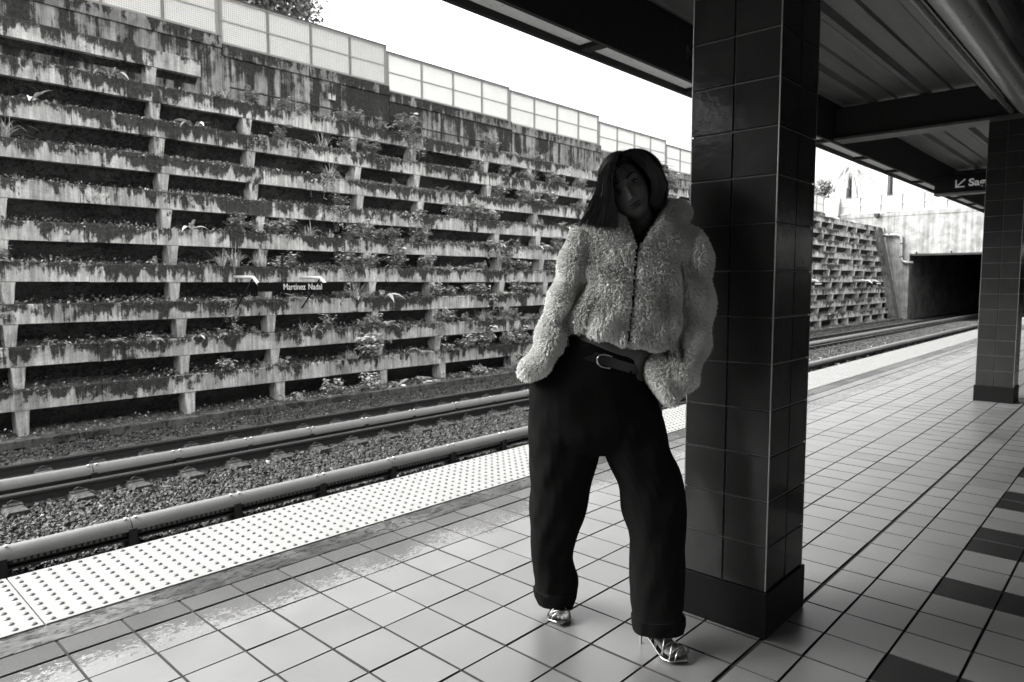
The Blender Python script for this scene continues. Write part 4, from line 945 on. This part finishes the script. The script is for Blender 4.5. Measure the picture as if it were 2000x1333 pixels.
def fern(n, L):
    b = LB()
    for k in range(n):
        a = math.tau * k / n + U(-.4, .4); r = L * U(.6, 1.); c = np.array(curve((0, 0, 0), a, L * U(.5, .9), r, L * U(.3, .8), 12)); t = U(.10, .26)
        sd_ = np.array([-math.sin(a), math.cos(a), 0]); b.ribbon(c, [.002] * 12, sd_, t)
        for i in range(1, 12):
            w = L * .24 * math.sin(math.pi * (i / 12) ** .7); tan = c[i] - c[i - 1]; tan /= np.linalg.norm(tan) + 1e-9
            for s_ in (-1, 1): b.leaf(c[i], sd_ * s_ + tan * .5 + (0, 0, -.1), w, L * .022, t * U(.8, 1.2), .3)
    return b
def leafy(n, h, lw=.03):
    b = LB()
    for k in range(n):
        a = U(0, math.tau); c = np.array(curve((U(-.05, .05), U(-.03, .03), 0), a, h * U(.5, 1.), h * U(.1, .6), h * U(0, .3), 8)); b.ribbon(c, [.003] * 8, (-math.sin(a), math.cos(a), 0), .07)
        for i in range(1, 8):
            for q in range(3): aa = U(0, math.tau); b.leaf(c[i], (math.cos(aa), math.sin(aa), U(-.1, .5)), lw * U(1.5, 3), lw * U(.35, .7), U(.08, .32))
    return b
def broad(n, L):
    b = LB()
    for k in range(n):
        a = math.tau * k / n + U(-.5, .5); r = L * U(.5, 1.); hh = L * U(.5, .9); c = curve((0, 0, 0), a, hh, r, hh * U(.5, 1.3), 9); w = L * U(.07, .12)
        b.ribbon(c, [.004, .006, w * .5, w * .9, w, w * .95, w * .8, w * .45, .002], (-math.sin(a), math.cos(a), U(-.4, .4)), U(.12, .38), .35)
    return b
def hanging(n, L):
    b = LB()
    for k in range(n):
        x = U(-.2, .2); c = [(x, -.02, .03), (x + U(-.03, .03), -.09, .05), (x + U(-.05, .05), -.13, -.06), (x + U(-.06, .06), -.14, -L * U(.3, .6)), (x + U(-.07, .07), -.15, -L * U(.7, 1))]
        c = np.array(c); b.ribbon(c, [.003] * 5, (1, 0, 0), .06)
        for i in range(4):
            for q in range(4): p = c[i] + (c[i + 1] - c[i]) * U(0, 1); aa = U(0, math.tau); b.leaf(p, (math.cos(aa), math.sin(aa) - .5, -.2), U(.03, .07), U(.008, .018), U(.08, .30))
    return b
KIND = {'grass': ('grass_clump', 'grass', 'spiky grass clump'), 'tall': ('grass_clump', 'grass', 'tall drooping grass clump'), 'fern': ('fern', 'fern', 'feathery fern'), 'leafy': ('leafy_weed', 'weed', 'small leafy weed'),
        'broad': ('broad_leaf_plant', 'plant', 'broad-leaved plant'), 'hang': ('trailing_vine', 'vine', 'leafy trailing vine'), 'bush': ('leafy_bush', 'bush', 'dense leafy bush'), 'seed': ('seedling', 'seedling', 'tiny seedling')}
PROTO = {'grass': [grass(26, .26), grass(34, .32), grass(20, .22)], 'tall': [grass(60, .55), grass(46, .48)], 'fern': [fern(8, .30), fern(6, .24), fern(9, .34)], 'leafy': [leafy(6, .22), leafy(9, .28), leafy(5, .18)],
         'broad': [broad(7, .34), broad(6, .42)], 'hang': [hanging(7, .35), hanging(10, .45)], 'bush': [leafy(22, .34, .034), leafy(26, .42, .036)], 'seed': [leafy(2, .10, .022), leafy(3, .12, .02)]}
PROTO = {k: [b.build(KIND[k][0]) for b in v] for k, v in PROTO.items()}
USED = set(); PL = []
def shelf_from_px(x, y):
    best = None
    for k in range(-1, NR):
        Y = (YB[k] + .10) if k >= 0 else 10.0; z = (ZB[k] + BH) if k >= 0 else GZ + .06; p = at_y(x, y, Y)
        if k == 9 and p[0] > 4.8: continue
        e = abs(p[2] - z)
        if best is None or e < best[0]: best = (e, k, p[0], Y, z)
    return best
def put(kind, X, Y, z, k, sc, rz=None):
    PL.append((kind, X, Y, z, k, sc, RNG.uniform(0, math.tau) if rz is None else rz))
SPEC = [('tall', 455, 520, 1.15), ('tall', 430, 522, .8), ('tall', 500, 520, .7), ('tall', 628, 270, 1.0), ('tall', 640, 330, .9), ('hang', 622, 330, 1.2), ('grass', 600, 455, 1.3), ('grass', 640, 458, 1.1), ('grass', 410, 170, 1.3), ('grass', 440, 185, 1.2), ('grass', 490, 196, 1.4), ('leafy', 495, 190, 1.2),
        ('grass', 650, 222, 1.2), ('bush', 690, 232, .8), ('bush', 660, 226, .7), ('grass', 720, 240, 1), ('broad', 370, 440, 1.0), ('broad', 215, 158, 1.0), ('broad', 60, 195, 1.0), ('fern', 300, 662, .8), ('leafy', 280, 664, .7), ('fern', 222, 668, .55), ('seed', 97, 668, 1), ('seed', 130, 668, 1), ('broad', 385, 655, .5), ('leafy', 465, 650, .8), ('leafy', 430, 652, .7),
        ('bush', 760, 480, .9), ('hang', 765, 470, 1.0), ('hang', 800, 400, 1.1), ('tall', 805, 455, .6), ('bush', 675, 525, 1.0), ('hang', 670, 520, .9), ('leafy', 560, 512, 1.1), ('leafy', 540, 512, 1), ('broad', 745, 582, 1.2), ('broad', 700, 580, .9), ('tall', 690, 560, .9), ('bush', 660, 590, .8),
        ('fern', 862, 368, 1.1), ('fern', 880, 370, .8), ('bush', 660, 405, .8), ('hang', 655, 400, 1), ('fern', 640, 345, .9), ('bush', 985, 350, .8), ('grass', 1000, 340, 1.1), ('tall', 1035, 335, .9), ('leafy', 1070, 350, 1.2), ('bush', 930, 340, .7), ('fern', 1055, 470, 1.2), ('fern', 1075, 480, 1.1), ('broad', 1045, 470, .9), ('bush', 1020, 515, .9), ('bush', 1040, 565, .9),
        ('bush', 935, 585, 1.0), ('hang', 950, 575, 1.0), ('fern', 985, 580, 1.0), ('bush', 880, 575, .8), ('bush', 1010, 580, 1), ('leafy', 905, 640, 1.2), ('bush', 860, 640, .9), ('hang', 850, 630, .8), ('tall', 940, 620, .8), ('fern', 820, 675, 1.1), ('leafy', 870, 670, 1.2), ('bush', 905, 680, .8), ('bush', 1010, 680, 1.1), ('tall', 680, 690, .7), ('grass', 690, 696, 1.1), ('grass', 665, 715, .7),
        ('fern', 620, 640, .9), ('broad', 610, 645, .7), ('leafy', 640, 640, 1.2), ('grass', 590, 650, 1.0), ('leafy', 700, 630, 1.1), ('bush', 730, 625, .7), ('tall', 10, 300, 1.0), ('leafy', 5, 510, 1), ('grass', 30, 370, .6), ('leafy', 300, 505, .7), ('leafy', 420, 150, .8), ('bush', 1130, 350, .8), ('leafy', 1100, 345, 1)]
for kd, x, y, sc in SPEC:
    e, k, X, Y, z = shelf_from_px(x, y); put(kd, X, Y - .05 + U(-.04, .03), z - .01, k, sc * 1.2)
occ = [(p[1], p[4]) for p in PL]
for k in range(-1, 9):
    x = 4.5
    while x < 30:
        x += float(RNG.exponential(.58 if x < 20 else 1.9)) * (1.6 if x < 6 else .8)
        if x > 30 or any(kk == k and abs(xx - x) < .25 for xx, kk in occ): continue
        kd = RNG.choice(['grass', 'fern', 'leafy', 'leafy', 'bush', 'hang', 'seed', 'broad'], p=[.14, .13, .16, .17, .24, .10, .03, .03])
        put(str(kd), x, (YB[k] + U(.0, .14)) if k >= 0 else U(9.9, 10.3), (ZB[k] + BH - .01) if k >= 0 else GZ + .05, k, U(.75, 1.5))
orw = ['bottom', 'first', 'second', 'third', 'fourth', 'fifth', 'sixth', 'seventh', 'eighth', 'ninth', 'tenth']
cn = ['first', 'second', 'third', 'fourth', 'fifth', 'sixth', 'seventh', 'eighth', 'ninth', 'tenth', 'eleventh', 'twelfth', 'thirteenth', 'fourteenth', 'fifteenth', 'sixteenth', 'seventeenth', 'eighteenth', 'nineteenth', 'twentieth']
cn += ['twenty-' + w for w in cn[:9]] + ['thirtieth'] + ['thirty-' + w for w in cn[:9]] + ['fortieth'] + ['forty-' + w for w in cn[:9]] + ['fiftieth'] + ['fifty-' + w for w in cn[:9]]
for k in range(-1, NR):
    row = sorted([p for p in PL if p[4] == k], key=lambda p: p[1])
    for i, (kd, X, Y, z, _, sc, rz) in enumerate(row):
        nm, cat, ds = KIND[kd]; src = PROTO[kd][int(RNG.integers(len(PROTO[kd])))]; o = src.copy() if src.name in USED else src
        if src.name in USED: S.collection.objects.link(o)
        USED.add(src.name); o.location = (X, Y, z); o.rotation_euler = (0, 0, rz if kd != 'hang' else U(-.2, .2)); o.scale = (sc, sc, sc)
        where = 'terrace %s from the bottom' % orw[k + 1] if k >= 0 else 'ground strip below the terraces'
        tag(o, '%s, %s plant from the left on %s' % (ds, cn[min(i, len(cn) - 1)], ('the ' + orw[k + 1] + ' terrace up') if k >= 0 else where), cat, 'plants on the terraced wall')
for v in PROTO.values():
    for o in v:
        if o.name not in USED: bpy.data.objects.remove(o)
# ground cover, moss and litter along the shelves: nobody could count it
n = 110000; ks = RNG.integers(-1, 9, n); X = np.where(RNG.random(n) < .7, RNG.uniform(-.5, 17, n), RNG.uniform(17, 50, n))
f = RNG.random(n) ** 1.3; yb = np.where(ks >= 0, np.array([YB[max(k, 0)] for k in ks]) + .01, 9.82); zb = np.where(ks >= 0, np.array([ZB[max(k, 0)] for k in ks]) + BH, GZ + .05)
dens = .5 + .5 * np.sin(X * 1.9 + ks * 2.3) * np.sin(X * .63 + ks * 1.1) + .25 * np.clip((X - 4) / 6, -.6, 1); kp = RNG.random(n) < np.clip(dens, .12, 1); ks, X, f, yb, zb = ks[kp], X[kp], f[kp], yb[kp], zb[kp]; n = len(X)
P0 = np.stack([X, yb + f * .55 - .02, zb + RNG.uniform(-.01, .03, n) + .12 * f ** 1.5 - .01], 1); fr0 = RNG.random(n) < .14; P0[fr0, 1] = yb[fr0] - .012; P0[fr0, 2] = zb[fr0] - .03 - .05 * RNG.random(fr0.sum()) ** 2
d = RNG.normal(0, 1, (n, 3)); d[:, 2] = np.abs(d[:, 2]) * .7 + .1; d[:, 1] -= .6; d /= np.linalg.norm(d, axis=1)[:, None]; sd2 = np.cross(d, RNG.normal(0, 1, (n, 3))); sd2 /= np.linalg.norm(sd2, axis=1)[:, None]
L = RNG.uniform(.018, .065, n) * np.where(X > 17, 1.6, 1); w = L * RNG.uniform(.15, .4, n)
V = np.stack([P0, P0 + d * (L * .5)[:, None] + sd2 * w[:, None], P0 + d * L[:, None], P0 + d * (L * .5)[:, None] - sd2 * w[:, None]], 1).reshape(-1, 3); F = (np.arange(n * 4).reshape(-1, 4))
me = bpy.data.meshes.new('ground_cover'); me.from_pydata(V.tolist(), [], F.tolist()); set_tint(me, np.clip(RNG.lognormal(math.log(.085), .6, n), .015, .5)); me.materials.append(M['leaf'])
o = bpy.data.objects.new('ground_cover', me); S.collection.objects.link(o); tag(o, 'low moss, leaf litter and small weeds covering the terrace shelves', 'ground cover', kind='stuff')
# ---- trees beyond the wall
def crown(c, r, n, ls, seed, flat=1.):
    rg = np.random.default_rng(seed); cl = rg.normal(0, 1, (26, 3)); cl /= np.linalg.norm(cl, axis=1)[:, None]; cl = np.array(c) + cl * np.array(r) * rg.uniform(.35, .95, (26, 1))
    k = rg.integers(0, 26, n); p = cl[k] + rg.normal(0, .20, (n, 3)) * np.array(r); d = rg.normal(0, 1, (n, 3)); d /= np.linalg.norm(d, axis=1)[:, None]; s = np.cross(d, rg.normal(0, 1, (n, 3))); s /= np.linalg.norm(s, axis=1)[:, None]
    L = rg.uniform(.6, 1.3, n)[:, None] * ls; V = np.stack([p, p + d * L * .5 + s * L * .3, p + d * L, p + d * L * .5 - s * L * .3], 1).reshape(-1, 3)
    b = LB(); b.v = [V]; b.f = np.arange(n * 4).reshape(-1, 4).tolist(); b.t = rg.uniform(.03, .10, n).tolist(); return b, cl
def tree(c, r, base, n, ls, seed, label, name='leafy_tree'):
    t = empty(name, base, label, 'tree'); b, cl = crown(c, r, n, ls, seed); b.build('crown', M['leaf'], t, base)
    m = MB(); base = np.array(base, float); c = np.array(c, float); m.tube([base, base * .5 + c * .5 + (.1, 0, 0), c], [.22, .15, .08], 8)
    for q in cl[::3]: m.tube([base * .4 + c * .6, (c + q) / 2, q], [.09, .05, .02], 5)
    m.build('trunk', M['curb'], t, smooth=True)
tc = at_y(530, -12, 19.0); tree(tc, (1.5, 1.2, 1.35), (tc[0], 19, 5.5), 6500, .14, 3, 'dark leafy tree crown rising above the fence at the top left')
tc = at_x(1597, 372, 62.); tree((62, tc[1], tc[2]), (1.2, 1.4, .7), (62, tc[1], 5.2), 1500, .25, 5, 'small dark bush topping the fence just right of the tiled column', 'leafy_bush')
def palm(px, yb, yt, X, R, seed, label):
    rg = np.random.default_rng(seed); b0 = at_x(px, yb, X); t0 = at_x(px, yt, X); b0 = np.array([X, b0[1], 4.5]); t0 = np.array([X, t0[1], t0[2]])
    t = empty('palm_tree', b0, label, 'palm'); MB().tube([b0, (b0 + t0) / 2 + (0, .05, 0), t0], [.30, .26, .20], 10).build('trunk', M['paint_dark'], t, smooth=True)
    fb = LB()
    for k in range(15):
        a = math.tau * k / 15 + rg.uniform(-.2, .2); rr = R * rg.uniform(.7, 1.1); hh = R * rg.uniform(-.1, .9); c = np.array(curve(t0, a, hh, rr, R * rg.uniform(.5, 1.3), 12)); sd_ = np.array([-math.sin(a), math.cos(a), 0]); fb.ribbon(c, [.035] * 12, sd_, .06)
        for i in range(2, 12):
            for s_ in (-1, 1):
                for q in (0, .5): p = c[i - 1] + (c[i] - c[i - 1]) * q; fb.leaf(p, sd_ * s_ + (0, 0, -.5) + (c[i] - c[i - 1]) * .6, R * .36 * math.sin(math.pi * (i / 12.5)), .018, float(rg.uniform(.08, .16)), .9)
    fb.build('crown', M['leaf'], t, b0)
palm(1660, 386, 330, 64, 2.3, 1, 'taller palm tree with drooping fronds standing behind the overpass fence')
palm(1741, 378, 296, 72, 2.0, 2, 'second palm tree trunk behind the overpass fence, its crown behind the canopy edge')
lpz = at_x(1678, 300, 66); lp_ = empty('lamp_post', (66, lpz[1], 5), 'thin pale lamp post rising behind the overpass fence beside the palm', 'lamp post')
MB().tube([(66, lpz[1], 5), (66, lpz[1], lpz[2] + 1)], .05, 8).build('post', M['duct'], lp_, smooth=True)
